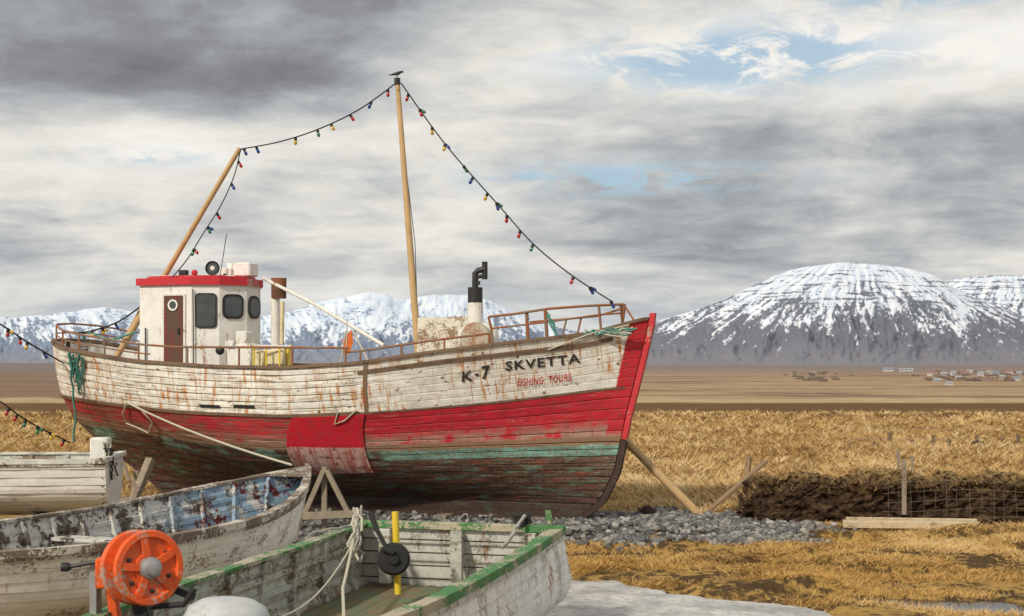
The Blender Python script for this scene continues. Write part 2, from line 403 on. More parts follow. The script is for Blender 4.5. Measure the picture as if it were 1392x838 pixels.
letter('K',[(628,519),(643,517),(643,503),(628,505)],INK,'number_lettering_k',.02)
letter('-',[(646,511),(651,510.5),(651,507.5),(646,508)],INK,'number_lettering_dash',.0)
letter('7',[(654,516),(666,514.5),(666,496),(654,498)],INK,'number_lettering_7',.02)
letter('FISHING',[(704,525),(738,521.5),(738,511),(704,514.5)],REDI,'tour_lettering_fishing',.012,.036,1.15)
letter('TOURS',[(745,520.7),(776,517.5),(776,507),(745,510.2)],REDI,'tour_lettering_tours',.012,.036,1.15)
# ---- wheelhouse
mb=MB(); ZB=2.1; ZT=4.2
plan=[(2.3,.95),(3.4,.95),(3.85,.72),(4.15,.25),(4.15,-.25),(3.85,-.72),(3.4,-.95),(2.3,-.95)]
mb.prism([W(a,b,ZB) for a,b in plan],(0,0,ZT-ZB),0)
cx,cy=3.2,0
mb.prism([W(cx+(a-cx)*1.05,cy+(b-cy)*1.06,ZT-.02) for a,b in plan],(0,0,.13),1)
mb.prism([W(cx+(a-cx)*.9,cy+(b-cy)*.9,ZT+.11) for a,b in plan],(0,0,.05),1)
def facet(p0,p1):
    A=W(*p0,0);Bq=W(*p1,0);d=(Bq-A);Ln=d.length;d.normalize();n=Vector((0,0,1)).cross(d)
    if n.dot(Vector((0,-1,0)))<0: n=-n
    return lambda a,z,o=0: A+d*a+Vector((0,0,z))+n*o, n, Ln
def rrect(a0,a1,z0,z1,r,seg=5):
    pts=[]
    for cxx,czz,st in((a1-r,z1-r,0),(a0+r,z1-r,90),(a0+r,z0+r,180),(a1-r,z0+r,270)):
        for k in range(seg+1):
            an=math.radians(st+90*k/seg); pts.append((cxx+r*math.cos(an),czz+r*math.sin(an)))
    return pts
def window(fp,n,a0,a1,z0,z1,r,fr=.03,mf=4,mg=3):
    mb.prism([fp(a,z,-.01) for a,z in rrect(a0-fr,a1+fr,z0-fr,z1+fr,r+fr*.6)],n*.032,mf)
    mb.prism([fp(a,z,.0) for a,z in rrect(a0,a1,z0,z1,r)],n*.027,mg)
    mb.prism([fp(a,z,.0) for a,z in rrect(a0+.012,a1-.012,z0+.012,z1-.012,r)],n*.029,mg)
zz=lambda py,Y=26.0: 2.8+(490-py)*Y/F
fp,n_,Ln=facet((2.3,.95),(3.4,.95))
pxa=lambda px: (px-190)/72*1.1
mb.prism([fp(a,z,-.01) for a,z in rrect(pxa(223),pxa(255),2.2,zz(399),.03)],n_*.04,5)
mb.prism([fp(a,z,-.01) for a,z in rrect(pxa(226),pxa(252),2.2,zz(402),.02)],n_*.055,2)
c0=fp(pxa(239),zz(415),.045)
mb.lathe(c0,n_,[(0,.10),(.02,.105),(.02,.075),(.01,.07)],20,0); mb.lathe(c0,n_,[(.012,.075),(.013,.0)],20,3)
mb.box(fp(pxa(247),zz(450),.065),(.03,.03,.1),None,4)
mb.prism([fp(a,z,-.01) for a,z in rrect(0,1.1,2.62,2.65,.01)],n_*.03,6)
fp,n_,Ln=facet((3.4,.95),(3.85,.72)); k=Ln/36
window(fp,n_,(269-262)*k,(293-262)*k,zz(444),zz(401),.06)
fp,n_,Ln=facet((3.85,.72),(4.15,.25)); k=Ln/37
window(fp,n_,(305-298)*k,(327-298)*k,zz(430),zz(403),.09,.045)
fp,n_,Ln=facet((4.15,.25),(4.15,-.25)); k=Ln/21
window(fp,n_,(338.5-335)*k,(352.5-335)*k,zz(430,26.5),zz(406,26.5),.14,.05,4)
mb.tube([W(3.45,.97,4.1),W(3.46,.97,3.4),W(3.46,.97,2.5)],.012,6,4)
mb.tube([W(2.45,.99,3.4),W(2.45,.99,2.7)],.015,6,4)
mb.box(W(3.98,.58,3.05),(.12,.1,.16),None,0);mb.box(W(4.12,.32,3.2),(.08,.08,.1),None,4)
for (a,b,c,mi) in((3.95,.86,2.98,4),(4.22,.55,3.05,4),(4.3,.35,2.88,0),(4.25,.42,3.14,4)): mb.ball(W(a,b,c),.085,mi,10)
mb.tube([W(3.98,.66,3.3),W(4.0,.70,2.6)],.008,5,6)
RZ=Matrix.Rotation(math.radians(-20),3,'Z')
mb.box(W(3.85,-.10,4.50),(.50,.34,.26),RZ,0); mb.box(W(3.62,.0,4.46),(.25,.30,.14),RZ,0)
mb.tube([W(3.65,.2,4.30),W(3.65,.2,4.42)],.03,8,4)
mb.lathe(W(3.66,.62,4.49),(nv+fv*.3),[(-.07,.04),(-.06,.09),(.04,.135),(.06,.135),(.05,.115),(.035,.11),(.03,0)],20,4)
mb.lathe(W(3.66,.62,4.49),(nv+fv*.3),[(.045,.10),(.046,.0)],18,3); mb.lathe(W(3.66,.62,4.49),(nv+fv*.3),[(.05,.045),(.06,.03),(.06,.0)],12,5)
mb.tube([W(3.66,.62,4.38),W(3.66,.62,4.28)],.025,8,4)
mb.tube([W(3.6,.3,4.3),W(3.75,.3,5.15)],.008,5,4)
mb.box(W(3.05,.65,4.40),(.16,.1,.14),RZ,4); mb.ball(W(3.25,.6,4.42),.06,1,10)
mb.tube([W(2.7,.5,4.34),W(2.9,.5,4.34)],.04,8,1)
mb.tube([W(2.5,.8,4.36),W(4.0,.45,4.36)],.012,6,0)
DOOR=worn('door_wood_red',(.17,.04,.03),(.10,.06,.04),.50,6,.7,.5,(2,2,.3))
mb.obj('wheelhouse',[worn('wheelhouse_white',(.80,.79,.76),(.42,.27,.16),.385,4,.5,.3,rust=.37),REDP,DOOR,GLASS,BLACK,WHITEP,worn('cable_red',(.4,.05,.04),amt=.3)],boat)
mb=MB()
mb.tube([at(375,500,26.5),at(374,405,26.5)],.085,16,0)
mb.lathe(at(379,406,26.5),(0,0,1),[(0,.10),(0,.14),(.2,.14),(.38,.145),(.38,.12),(.2,.11)],18,1)
mb.tube([at(383,468,26.2),at(384,410,26.2)],.04,10,2)
for (px,py,w,h,mi) in((330,484,.5,.45,0),(352,488,.35,.30,3),(375,486,.45,.28,3),(333,462,.22,.3,0),(386,484,.16,.35,3),(318,468,.14,.12,0)):
    mb.box(at(px,py,25.7),(w,.3,h),RZ,mi)
mb.tube([at(392,497,25.6),at(392,472,25.6),at(396,470,25.6)],.03,8,4)
for px in(345,362,380): mb.tube([at(px,498,25.4),at(px,470,25.4)],.018,6,4)
mb.tube([at(340,470,25.4),at(395,471,25.4)],.018,6,0)
CREAM=worn('cream_paint',(.68,.60,.38),(.35,.2,.1),.38,7,.6,.3,rust=.35)
mb.obj('deck_gear',[WHITEP,worn('funnel_rust',(.26,.10,.05),(.10,.05,.035),.48,8,.8),CREAM,CREAM,YEL],boat,smooth=True)
# ---- masts, boom, rails
mb=MB()
MT=at(540,108,25.5);MBs=at(570,500,25.45)
mb.tube([MBs,MBs.lerp(MT,.5),MT],[.066,.056,.042],10,0)
mb.lathe(MT-Vector((0,0,.1)),(0,0,1),[(0,.055),(.12,.055),(.12,0)],8,1)
ZTp=at(326,202,26.7);ZBt=at(150,500,27.6)
mb.tube([ZBt,ZTp],[.062,.045],10,0)
mb.tube([at(150,500,27.8),at(192,420,27.4)],.04,8,0)
mb.tube([at(357,378,26.5),at(430,415,26.0),at(522,470,25.2)],[.03,.034,.034],8,2)
mb.tube([at(549,205,25.5),at(564,330,25.45),at(567,420,25.45)],.008,5,1)
mb.obj('masts',[PINE,BLACK,WHITEP],boat,smooth=True)
mb=MB()
def rail(px,r=.022,mi=0): mb.tube([at(*p) for p in px],r,8,mi)
rail([(664,431,24.2),(700,427,24.0),(745,420,23.9),(800,416,23.9),(848,414,24.1)])
rail([(668,447,24.2),(745,438,23.9),(815,428,23.9),(846,426,24.1)],.016)
rail([(664,431,24.2),(668,447,24.2),(670,475,24.2)])
rail([(716,425,24.0),(718,470,24.0)],.03);rail([(741,421,23.9),(744,466,23.9)],.03)
rail([(814,416,23.9),(818,460,23.9)],.022);rail([(844,414,24.1),(846,452,24.1),(849,414,24.1)],.03)
rail([(848,414,24.1),(862,436,24.0),(878,432,24.0)],.018)
rail([(720,438,25.0),(770,434,24.9),(812,430,24.6),(845,420,24.2)],.018)
rail([(770,434,24.9),(765,455,24.9)],.018);rail([(790,432,24.8),(785,455,24.8)],.018)
for hh,r in((.34,.02),(.17,.014)):
    pts=[]
    for t in np.linspace(0,.60,40):
        s,w,z=hull(t,1.); pts.append(W(float(s)+.05,float(w)-.05,max(float(z),2.72)+hh*(1-.25*t)))
    if hh==.17: pts=pts[:18]
    mb.tube(pts,r,7,0)
    pts=[]
    for t in np.linspace(0,.3,20):
        s,w,z=hull(t,1.); pts.append(W(float(s)+.05,-float(w)+.05,max(float(z),2.72)+hh))
    mb.tube(pts,r,7,0)
for t in(.02,.06,.11,.17,.24,.33,.42,.51,.595):
    s,w,z=hull(t,1.); zt=max(float(z),2.72)+.34*(1-.25*t)
    mb.tube([W(float(s)+.05,float(w)-.05,float(z)),W(float(s)+.05,float(w)-.05,zt)],.018,7,0)
pts=[]
for t in np.linspace(.6,.80,14):
    s,w,z=hull(t,1.); pts.append(W(float(s),float(w)-.1,float(z)+.22))
mb.tube(pts,.02,7,0)
for t in(.62,.68,.74,.80):
    s,w,z=hull(t,1.); mb.tube([W(float(s),float(w)-.1,float(z)),W(float(s),float(w)-.1,float(z)+.22)],.018,7,0)
mb.obj('guard_rails',[RUSTM],boat,smooth=True)
mb=MB()
FLK=worn('flaking_white',(.66,.63,.55),(.22,.14,.08),.49,7,.8,.5,rust=.4)
P=[at(568,432,25.2),at(640,430,24.9),at(652,470,24.6),at(652,492,24.6),at(566,500,25.2)]
mb.prism(P,(.15,.5,0),0)
c=at(655,462,25.0)
mb.lathe(c+Vector((-.32,0,0)),(1,-.15,0),[(-.12,.0),(-.1,.14),(0,.24),(.15,.30),(.35,.31),(.5,.28),(.6,.18),(.64,.0)],22,1)
mb.lathe(at(646,460,24.55),(-.25,-1,.1),[(-.25,.26),(0,.28),(.05,.25),(.07,.1),(.07,0)],20,2)
mb.tube([at(646,460,24.9),at(646,412,24.9)],.14,16,1)
mb.tube([at(646,413,24.9),at(646,391,24.9)],.13,16,3)
mb.tube([at(646,391,24.9),at(646,372,24.9),at(650,368,24.9),at(660,366,24.9)],.055,10,3)
mb.tube([at(643,378,24.9),at(662,374,24.9)],.035,8,3);mb.tube([at(659,380,24.9),at(659,356,24.9)],.05,10,3);mb.tube([at(642,384,24.9),at(651,384,24.9)],.03,8,3)
mb.box(at(649,385,24.9),(.1,.1,.06),None,3)
mb.obj('foredeck_tank_and_exhaust',[FLK,WHITEP,worn('tank_end',(.45,.42,.34),(.3,.15,.08),.45,8,.7),BLACK],boat,smooth=True)
mb=MB()
mb.prism([at(466,462,24.8),at(478,448,24.8),at(480,466,24.8),at(474,482,24.8),at(465,480,24.8)],(0,.02,0),1)
mb.tube([at(470,495,24.8),at(472,440,24.8)],.012,6,0);mb.tube([at(480,450,24.8),at(500,490,24.6)],.015,6,0)
mb.tube([at(470,450,24.8),at(463,495,24.8)],.012,6,0)
def wig(a,b,n,amp,seed):
    rr=random.Random(seed); return [a.lerp(b,i/(n-1))+Vector((rr.uniform(-amp,amp),rr.uniform(-amp*.3,amp*.3),rr.uniform(-amp,amp))) for i in range(n)]
def sag(a,b,n,d): return [a.lerp(b,i/(n-1))-Vector((0,0,d*4*(i/(n-1))*(1-i/(n-1)))) for i in range(n)]
def hp(px,py,o=.05):
    t,v=locate(px,py); return Vector(hpos(np.array(t),np.array(v),np.array(o)).tolist())
mb.tube(sag(hp(176,545,.08),at(396,632,18.2),16,.07),.016,6,0)
mb.tube([hp(176,545,.07),hp(170,560,.07),hp(175,572,.07),hp(190,578,.07),hp(205,585,.07),hp(210,572,.07),hp(196,555,.07),hp(182,545,.07)],.014,6,0)
mb.tube([hp(452,548,.05),hp(460,560,.05),hp(456,575,.06),hp(470,570,.06),hp(486,556,.05)],.013,6,0)
for k in range(10):
    mb.tube(wig(hp(100+k*2.2,468,.07),hp(100+k*1.5,500+k*4,.07),7,.05,k),.016,5,2)
mb.tube(wig(hp(103,470,.08),at(102,602,26.6),9,.04,31),.022,6,2)
mb.tube([at(120,452,27.6),at(150,463,27.5),at(185,452,27.2)],.02,5,2)
for k in range(5): mb.tube(wig(at(744,425+k*2,23.8),at(760,464,23.8),6,.04,50+k),.013,5,2)
for k in range(6): mb.tube(wig(at(790+k*4,452,23.7),at(862,456-k*2,23.7),8,.05,70+k),.014,5,2 if k%2 else 0)
mb.tube([hp(745,475,.04),at(800,455,23.7),at(855,442,23.8)],.014,5,0)
mb.obj('ropes',[ROPE,plain('orange_rag',(.7,.16,.03)),ROPEG],boat,smooth=True)
# ---- light strings
CB=plain('cable_black',(.02,.02,.02),.6)
BM=[]
for nm,c in(('red',(.5,.02,.03)),('yellow',(.65,.42,.03)),('blue',(.02,.06,.35)),('green',(.03,.22,.10))):
    m,n,b=mat('bulb_'+nm,.15,.6); f=n.noise(n.pos(),20,2); n.put(b.inputs['Base Color'],n.mix(f,c,tuple(k*.7 for k in c))); BM.append(m)
def smoothline(P,n=60):
    P=[Vector(p) for p in P];out=[]
    for i in range(len(P)-1):
        p0=P[max(i-1,0)];p1=P[i];p2=P[i+1];p3=P[min(i+2,len(P)-1)];m_=max(2,n//(len(P)-1))
        for k in range(m_):
            t=k/m_; out.append(.5*((2*p1)+(p2-p0)*t+(2*p0-5*p1+4*p2-p3)*t*t+(3*p1-p0-3*p2+p3)*t**3))
    return out+[P[-1]]
def lights(P,step=.38,r=.012,start=.2,bs=.031,skip=.3):
    mb=MB(); C=smoothline(P); mb.tube(C,r,6,0); acc=0;nxt=start;i=0;rr=random.Random(int(P[0].x*100))
    for a,b in zip(C[:-1],C[1:]):
        acc+=(b-a).length
        if acc>nxt:
            nxt+=step*rr.uniform(.6,1.4); i+=1
            if rr.random()<skip*.5: continue
            tilt=Vector((rr.uniform(-.7,.7),rr.uniform(-.3,.3),-1)).normalized()
            mb.lathe(b,tilt,[(0,.02),(.0,.026),(.055,.028),(.06,.02)],8,0)
            mb.lathe(b+tilt*.055,tilt,[(0,.02),(.02,bs*.9),(.05,bs),(.075,bs*.75),(.09,0)],10,1+[1,0,2,0,1,3,2][(i+rr.randint(0,1))%7])
            if rr.random()<.35:
                t2=(tilt+Vector((.8,0,.3))).normalized(); mb.lathe(b,t2,[(0,.02),(.05,.026),(.06,.02)],8,0); mb.lathe(b+t2*.05,t2,[(0,.02),(.03,bs),(.07,bs*.7),(.085,0)],10,1+rr.randint(0,3))
    return mb.obj('light_string',[CB]+BM,None,smooth=True)
lights([at(540,112,25.5),at(490,148,25.7),at(435,175,26.0),at(380,193,26.4),at(327,203,26.7)])
lights([at(545,113,25.5),at(605,196,25.2),at(680,282,24.8),at(725,332,24.5),at(775,373,24.3),at(833,411,24.0)],.40)
lights([at(327,204,26.6),at(318,240,26.5),at(300,280,26.4),at(276,318,26.3),at(255,352,26.2),at(232,380,26.1)],.45)
lights([at(190,418,27.3),at(160,438,27.5),at(125,450,27.6),at(100,453,27.8)],.35,.016)
lights([at(-30,428,24.5),at(0,441,24.5),at(40,467,25.5),at(90,496,26.8)],.45,.016)
lights([at(-30,528,23.5),at(0,546,23.5),at(40,574,25),at(95,602,26.5)],.5,.014)
# ---- bird on mast top
me=bpy.data.meshes.new('raven'); c=MT+Vector((0,0,.075))
bv=[(-.16,0,-.005),(-.09,0,.01),(-.03,0,.02),(.03,0,.035),(.065,0,.055),(.085,0,.06),(.12,0,.052)]
br=[(.018,.008),(.022,.016),(.04,.042),(.036,.036),(.022,.022),(.024,.022),(.004,.005)]
lg=[(0,.015,0),(0,.018,-.05),(0,-.015,0),(0,-.018,-.05)]
me.from_pydata([c+Vector(v) for v in bv]+[c+Vector(v) for v in lg],[(i,i+1) for i in range(6)]+[(2,7),(7,8),(2,9),(9,10)],[])
bo=bpy.data.objects.new('raven',me); scene.collection.objects.link(bo); md=bo.modifiers.new('s','SKIN')
for i,v in enumerate(me.skin_vertices[0].data):
    v.radius=br[i] if i<7 else (.005,.005); v.use_root=(i==2)
bo.modifiers.new('ss','SUBSURF').levels=1; me.materials.append(BLACK)
# ---- props and trestle
mb=MB()
mb.tube([at(845,594,24.9),at(957,707,24.9)],[.07,.075],10,0)
o=mb.obj('wooden_prop',[PINE],None,smooth=True)
mb=MB()
mb.beam(at(1041,627,26.0),at(955,702,25.6),.14,.05,0); mb.beam(at(1018,622,26.2),at(1010,700,25.9),.09,.09,0)
mb.obj('timber_brace',[worn('brace_wood',(.28,.19,.11),(.13,.09,.06),.46,5,.85,.6)])
mb=MB()
T0=at(440,640,23.2)
mb.beam(T0,at(404,722,23.2),.10,.08);mb.beam(T0+Vector((.05,.02,0)),at(486,722,23.2),.10,.08);mb.beam(T0+Vector((0,.09,.05)),at(441,722,23.3),.09,.08)
mb.beam(at(408,702,23.1),at(482,699,23.1),.05,.12)
mb.obj('wooden_trestle',[WOOD])
mb=MB()
mb.beam(at(205,624,25.2),at(178,690,24.8),.16,.12);mb.beam(at(186,640,25.4),at(180,690,25.4),.1,.1);mb.beam(at(165,625,25.2),at(176,655,25.0),.05,.05)
mb.box(at(200,690,25.4),(1.2,.4,.35)); mb.obj('timber_support',[WOOD])
mb=MB()
for k in range(5): mb.box(W(3+k*1.7,0,.03),(.25,.9,.12),Matrix.Rotation(-.35,3,'Z'))
mb.obj('keel_blocks',[WOOD])
# ================================================================ SMALL BOATS
def dinghy(name,stern,dr,L_,beam,zsf,zk,transom,mats,strakes=8,ribs=10,fl=.28,thw=(.3,.6),cap=.09,bowfull=2.2,lower=.75,tw=.9,rake=.35,sp=.6,sternrake=0.):
    d=Vector((dr[0],dr[1],0)).normalized();nn=Vector((-d.y,d.x,0));S=Vector((stern[0],stern[1],0))
    e=empty(name,S+d*L_/2)
    def H(t,v,off=0.):
        zsv=zsf(t); kz=zk+ .35*(max(t-.75,0)/.25)**2*(zsv-zk)*.6 + (0 if transom else .35*(max(.25-t,0)/.25)**2*(zsv-zk)*.6)
        z=kz+(zsv-kz)*v
        sec=lower+(1-lower)*v; sec*= (1-(1-min(v/.55,1))**2.2)**sp
        k2=max(t-.35,0)/.65; fb=1-k2**bowfull
        if transom: k=max(.4-t,0)/.4; fs=1-(1-tw)*k*k
        else: k=max(.45-t,0)/.45; fs=1-k**bowfull
        w=beam/2*sec*max(fb,0)*max(fs,0)+.02
        s=L_*t+ (rake*(v-1)*max(t-.6,0)/.4) - ((0 if transom else rake*(v-1)*max(.4-t,0)/.4)) + sternrake*(v-1)*max(.3-t,0)/.3
        w=max(w+off,.0)
        return s,w,z
    def Wd(s,w,z): return S+d*s+nn*w+Vector((0,0,z))
    tt=np.linspace(0,1,60)
    mb=MB()
    for side in(1,-1):
        P=[];A=[]
        for i in range(strakes):
            for f,o in((0,.016),(.5,.010),(.98,.0)):
                v=(i+f)/strakes; P.append([Wd(*(lambda h:(h[0],side*h[1],h[2]))(H(t,v,o+.004*math.sin(t*31+i*2)))) for t in tt]); A+=[(L_*t,v,t+.001) for t in tt]
        P.append([Wd(*(lambda h:(h[0],side*h[1],h[2]))(H(t,1.))) for t in tt]); A+=[(L_*t,1.,t+.001) for t in tt]
        mb.grid(P,0,A)
    mb.obj('planking',[mats['out']],e)
    mb=MB()
    for side in(1,-1):
        P=[[Wd(*(lambda h:(h[0],side*h[1],h[2]))(H(t,v,-.035-.012*((i%2))))) for t in np.linspace(0.005,.99,50)] for i,v in enumerate(np.linspace(fl,.995,14))]
        mb.grid(P,0,[(L_*t,v,t+.001) for v in np.linspace(fl,.995,14) for t in np.linspace(0.005,.99,50)])
        for sv in(.62,.8):
            pts=[Wd(*(lambda h:(h[0],side*h[1],h[2]))(H(t,sv,-.055))) for t in np.linspace(.01,.97,40)]
            for a,b in zip(pts[:-1],pts[1:]): mb.beam(a,b,.02,.05,0)
        for t in np.linspace(.06,.93,ribs):
            pts=[Wd(*(lambda h:(h[0],side*h[1],h[2]))(H(t,v,-.06))) for v in np.linspace(fl,.98,6)]
            for a,b in zip(pts[:-1],pts[1:]): mb.beam(a,b,.07,.05,0,up=nn)
    mb.obj('inner_frames',[mats['in']],e)
    mb=MB()
    P=[]
    for k in np.linspace(-1,1,28): P.append([Wd(H(t,fl+.02,-.04)[0],k*H(t,fl+.02,-.04)[1],H(t,fl+.02)[2]+(.012 if int((k+1)*13.5)%2 else 0)) for t in np.linspace(.01,.97,30)])
    mb.grid(P,0)
    for tq in thw:
        s,w,z=H(tq,.72,-.03); R=Matrix((d,nn,Vector((0,0,1)))).transposed(); mb.box(Wd(s,0,z),(.24,w*2,.04),R,1)
    mb.obj('floor_and_thwarts',[mats['floor'],mats['in']],e)
    mb=MB()
    for side in(1,-1):
        ring=[]
        for t in np.linspace(0,1,60):
            s,w,z=H(t,1.); j=.006*math.sin(t*47+side)+.004*math.sin(t*91)
            ring.append([Wd(s,side*(w+.03+j),z-.04),Wd(s,side*(w+.03+j),z+.03+j*.5),Wd(s,side*max(w-cap+j,0),z+.03-j*.4),Wd(s,side*max(w-cap,0),z-.0)])
        vs=[p for r in ring for p in r];fs=[]
        for i in range(59):
            for k in range(4): fs.append((i*4+k,i*4+(k+1)%4,(i+1)*4+(k+1)%4,(i+1)*4+k))
        fs.append((0,1,2,3)); mb.add(vs,fs,0)
        ring=[]
        for t in np.linspace(0,1,60):
            s,w,z=H(t,.93); ring.append([Wd(s,side*(w),z-.02),Wd(s,side*(w+.028),z-.02),Wd(s,side*(w+.028),z+.02),Wd(s,side*w,z+.02)])
        vs=[p for r in ring for p in r]; mb.add(vs,fs[:-1],1)
    if transom:
        vs_=np.linspace(1,0,10)
        poly=[Wd(H(0,v)[0],-H(0,v)[1]*.995,H(0,v)[2]) for v in vs_]+[Wd(H(0,v)[0],H(0,v)[1]*.995,H(0,v)[2]) for v in vs_[::-1]]
        mb.prism(poly,d*.05,2)
        s,w,z=H(0,1.); R=Matrix((d,nn,Vector((0,0,1)))).transposed(); mb.box(Wd(.02,0,z+.012),(.13,w*2+.08,.07),R,0)
        for k in(-.45,0,.45): mb.box(Wd(.09,k*w*1.6,z-.30),(.07,.12,.55),R,3)
        for k in range(1,6): mb.box(Wd(.052,0,z-.13*k),(.012,w*1.96,.012),R,4)
    else:
        mb.box(Wd(.05,0,zsf(0)+.03),(.2,.1,.1),None,0)
    pts=[Wd(H(1.,v)[0]+.02,0,H(1.,v)[2]) for v in np.linspace(0,1.06,10)]
    for a,b in zip(pts[:-1],pts[1:]): mb.beam(a,b,.07,.08,1)
    mb.prism([Wd(H(.93,1)[0],-H(.93,1)[1],zsf(.93)+.0),Wd(H(.93,1)[0],H(.93,1)[1],zsf(.93)+.0),Wd(L_-.02,0,zsf(1.))],(0,0,.028),0)
    mb.tube([Wd(L_*.05,0,zk+.02),Wd(L_*.85,0,zk+.02)],.05,6,1)
    mb.obj('gunwale',[mats['gun'],mats['rub'],mats['out'],mats['in'],DARK],e)
    mb=MB()
    for tq in(.2,.5,.75): mb.box(Wd(L_*tq,0,zk/2-.02),(.25,beam*.7,max(zk+.06,.1)),Matrix((d,nn,Vector((0,0,1)))).transposed())
    mb.obj('blocks',[WOOD],e)
    return e,Wd,H
FW=worn('dinghy_flaking_white',(.78,.76,.69),(.34,.26,.18),.435,4,.8,.35,(1,1,2.2),rust=.36,bump=.6)
FW2=worn('dinghy_white_streaked',(.78,.78,.75),(.40,.35,.28),.455,5,.7,.45,(1.6,1.6,.7),rust=.36,bump=.6)
def blueflake():
    m,n,b=mat('interior_blue_flaking',.8,.25); p=n.pos(); X=n.xyz(p)
    f=n.noise(p,4,7,.72); h=n.noise(n.mapv(p,(1,1,1),(4,2,9)),4,6,.75); k=n.noise(p,14,6,.7)
    base=n.ramp(k,[(.3,(.03,.022,.018)),(.5,(.11,.085,.07)),(.7,(.32,.27,.22))])
    c=n.mix(n.step(h,.48,.52),base,n.mix(k,(.42,.41,.38),(.66,.65,.62)))
    zone=n.m('MULTIPLY',n.step(n.m('ADD',X[0],n.m('MULTIPLY',f,1.2)),-3.7,-3.2),n.step(X[1],15.2,15.8))
    bl=n.m('MULTIPLY',n.step(f,.46,.49),zone); c=n.mix(bl,c,n.mix(k,(.10,.20,.32),(.40,.50,.56)))
    rd=n.m('MULTIPLY',n.step(n.noise(n.mapv(p,(1,1,1),(1,7,3)),3,6,.7),.55,.57),zone); c=n.mix(rd,c,(.15,.035,.03))
    n.put(b.inputs['Base Color'],c); n.put(b.inputs['Normal'],n.bump(n.m('ADD',f,h),.7,.015)); return m
BLUEF=blueflake()
WD=worn('gunwale_old_wood',(.58,.54,.47),(.16,.12,.09),.51,6,.85,.5,(1,1,1),bump=.6)
dinghy('rowing_boat',(-5.36,12.02),(.37,.93),7.2,2.45,lambda t:1.07+.30*max(t-.55,0)**1.5*3.4+.10*max(.3-t,0),.22,False,
    dict(out=FW,**{'in':BLUEF},gun=WD,rub=WD,floor=BLUEF),9,15,.30,(.22,.5),.08,2.5)
GREEN=worn('green_paint_worn',(.05,.20,.06),(.38,.34,.25),.495,6,.6,.5,bump=.5)
GFL=worn('mossy_floor',(.15,.19,.11),(.20,.15,.09),.5,5,.9,.5)
INW=worn('interior_white_dirty',(.54,.55,.50),(.22,.17,.12),.46,4,.75,.8,(1,1,1.8),rust=.34,bump=.5)
ge,GW,GH=dinghy('rowing_boat',(-.53,14.3),(-.245,-.969),7.6,2.12,lambda t:1.09+.05*max(t-.4,0)+.03*max(.2-t,0)/.2,.22,True,
    dict(out=FW2,**{'in':INW},gun=GREEN,rub=INW,floor=GFL),9,11,.28,(),.10,3.4,1.10,.97,sp=.25,sternrake=.35)
dinghy('rowing_boat',(-6.15,22.0),(-1,-.10),5.2,1.7,lambda t:1.30+.25*max(t-.4,0),.45,True,
    dict(out=worn('dinghy_white',(.76,.75,.71),(.4,.33,.26),.41,4,.6,.35,(1,1,2),rust=.3),**{'in':INW},gun=worn('pale_gun',(.62,.62,.58),amt=.42),rub=WD,floor=worn('tarp_green',(.09,.16,.13),(.05,.05,.05),.4,4)),7,9,.5,(.5,),.07,2.4)
mb=MB()
mb.box(at(137,628,21.9),(.26,.3,.75),None,0); mb.box(at(146,650,21.9),(.14,.2,.9),None,1)
for k in range(12): mb.tube(wig(at(146,604,21.6),at(150+random.random()*12,650,21.6),7,.07,200+k),.012,5,1 if k%3 else 2)
mb.obj('outboard_bracket_and_netting',[WHITEP,DARK,ROPE],None,smooth=True)
# ---- hauler reel
e=empty('line_hauler',at(197,772,9.2)); mb=MB()
c=at(197,772,9.2);ax=Vector((.66,-.75,.08)).normalized()
mb.lathe(c,ax,[(-.17,.0),(-.17,.17),(-.165,.235),(-.14,.245),(-.12,.23),(-.11,.15),(.0,.14),(.02,.20),(.03,.235),(.055,.245),(.075,.235),(.078,.20),(.055,.19),(.05,.10),(.06,.095),(.06,.07)],44,0)
mb.lathe(c,ax,[(.05,.075),(.10,.07),(.11,.055),(.14,.05),(.15,.03),(.15,0)],20,1)
u=ax.orthogonal().normalized();w_=ax.cross(u)
for k in range(6):
    a=2*math.pi*k/6; q=c+ax*.062+(u*math.cos(a)+w_*math.sin(a))*.15
    mb.lathe(q,ax,[(-.02,.014),(.006,.014),(.010,.008),(.010,0)],10,2)
for k in range(5):
    a=2*math.pi*(k+.4)/5; mb.beam(c+ax*.064+(u*math.cos(a)+w_*math.sin(a))*.07,c+ax*.064+(u*math.cos(a)+w_*math.sin(a))*.195,.05,.022,0,up=ax)
mb.tube([c-ax*.1+Vector((-.12,0,.05)),at(125,765,9.3),at(92,771,9.3)],.014,8,2); mb.lathe(at(92,771,9.3),(-1,0,0),[(-.02,.02),(0,.032),(.04,.03),(.05,0)],12,2)
mb.box(at(148,778,9.35),(.14,.16,.2),None,0); mb.box(at(130,800,9.4),(.05,.12,.35),None,1)
mb.beam(at(190,800,9.4),at(196,850,9.4),.12,.1,2); mb.beam(at(150,790,9.45),at(160,860,9.45),.08,.06,0); mb.beam(at(235,800,9.35),at(265,812,9.35),.05,.05,2)
mb.tube([at(205,825,9.3),at(250,822,9.2),at(265,800,9.2)],.02,8,2)
mb.obj('reel',[ORANGE,GREY,BLACK],e,smooth=True)
mb=MB()
cc=at(308,856,8.9)
prof=[(-.1,.26),(0,.275),(.08,.27),(.14,.24),(.18,.17),(.197,.08),(.20,0)]
mb.lathe(cc,(.05,0,1),prof,30,0); mb.lathe(cc,(.05,0,1),[(-.12,.24),(-.1,.282),(-.07,.282),(-.06,.26)],30,1)
mb.obj('engine_cowling',[worn('cowl_grey',(.50,.52,.53),(.32,.32,.31),.40,6,.5,.4),DARK],None,smooth=True)
mb=MB()
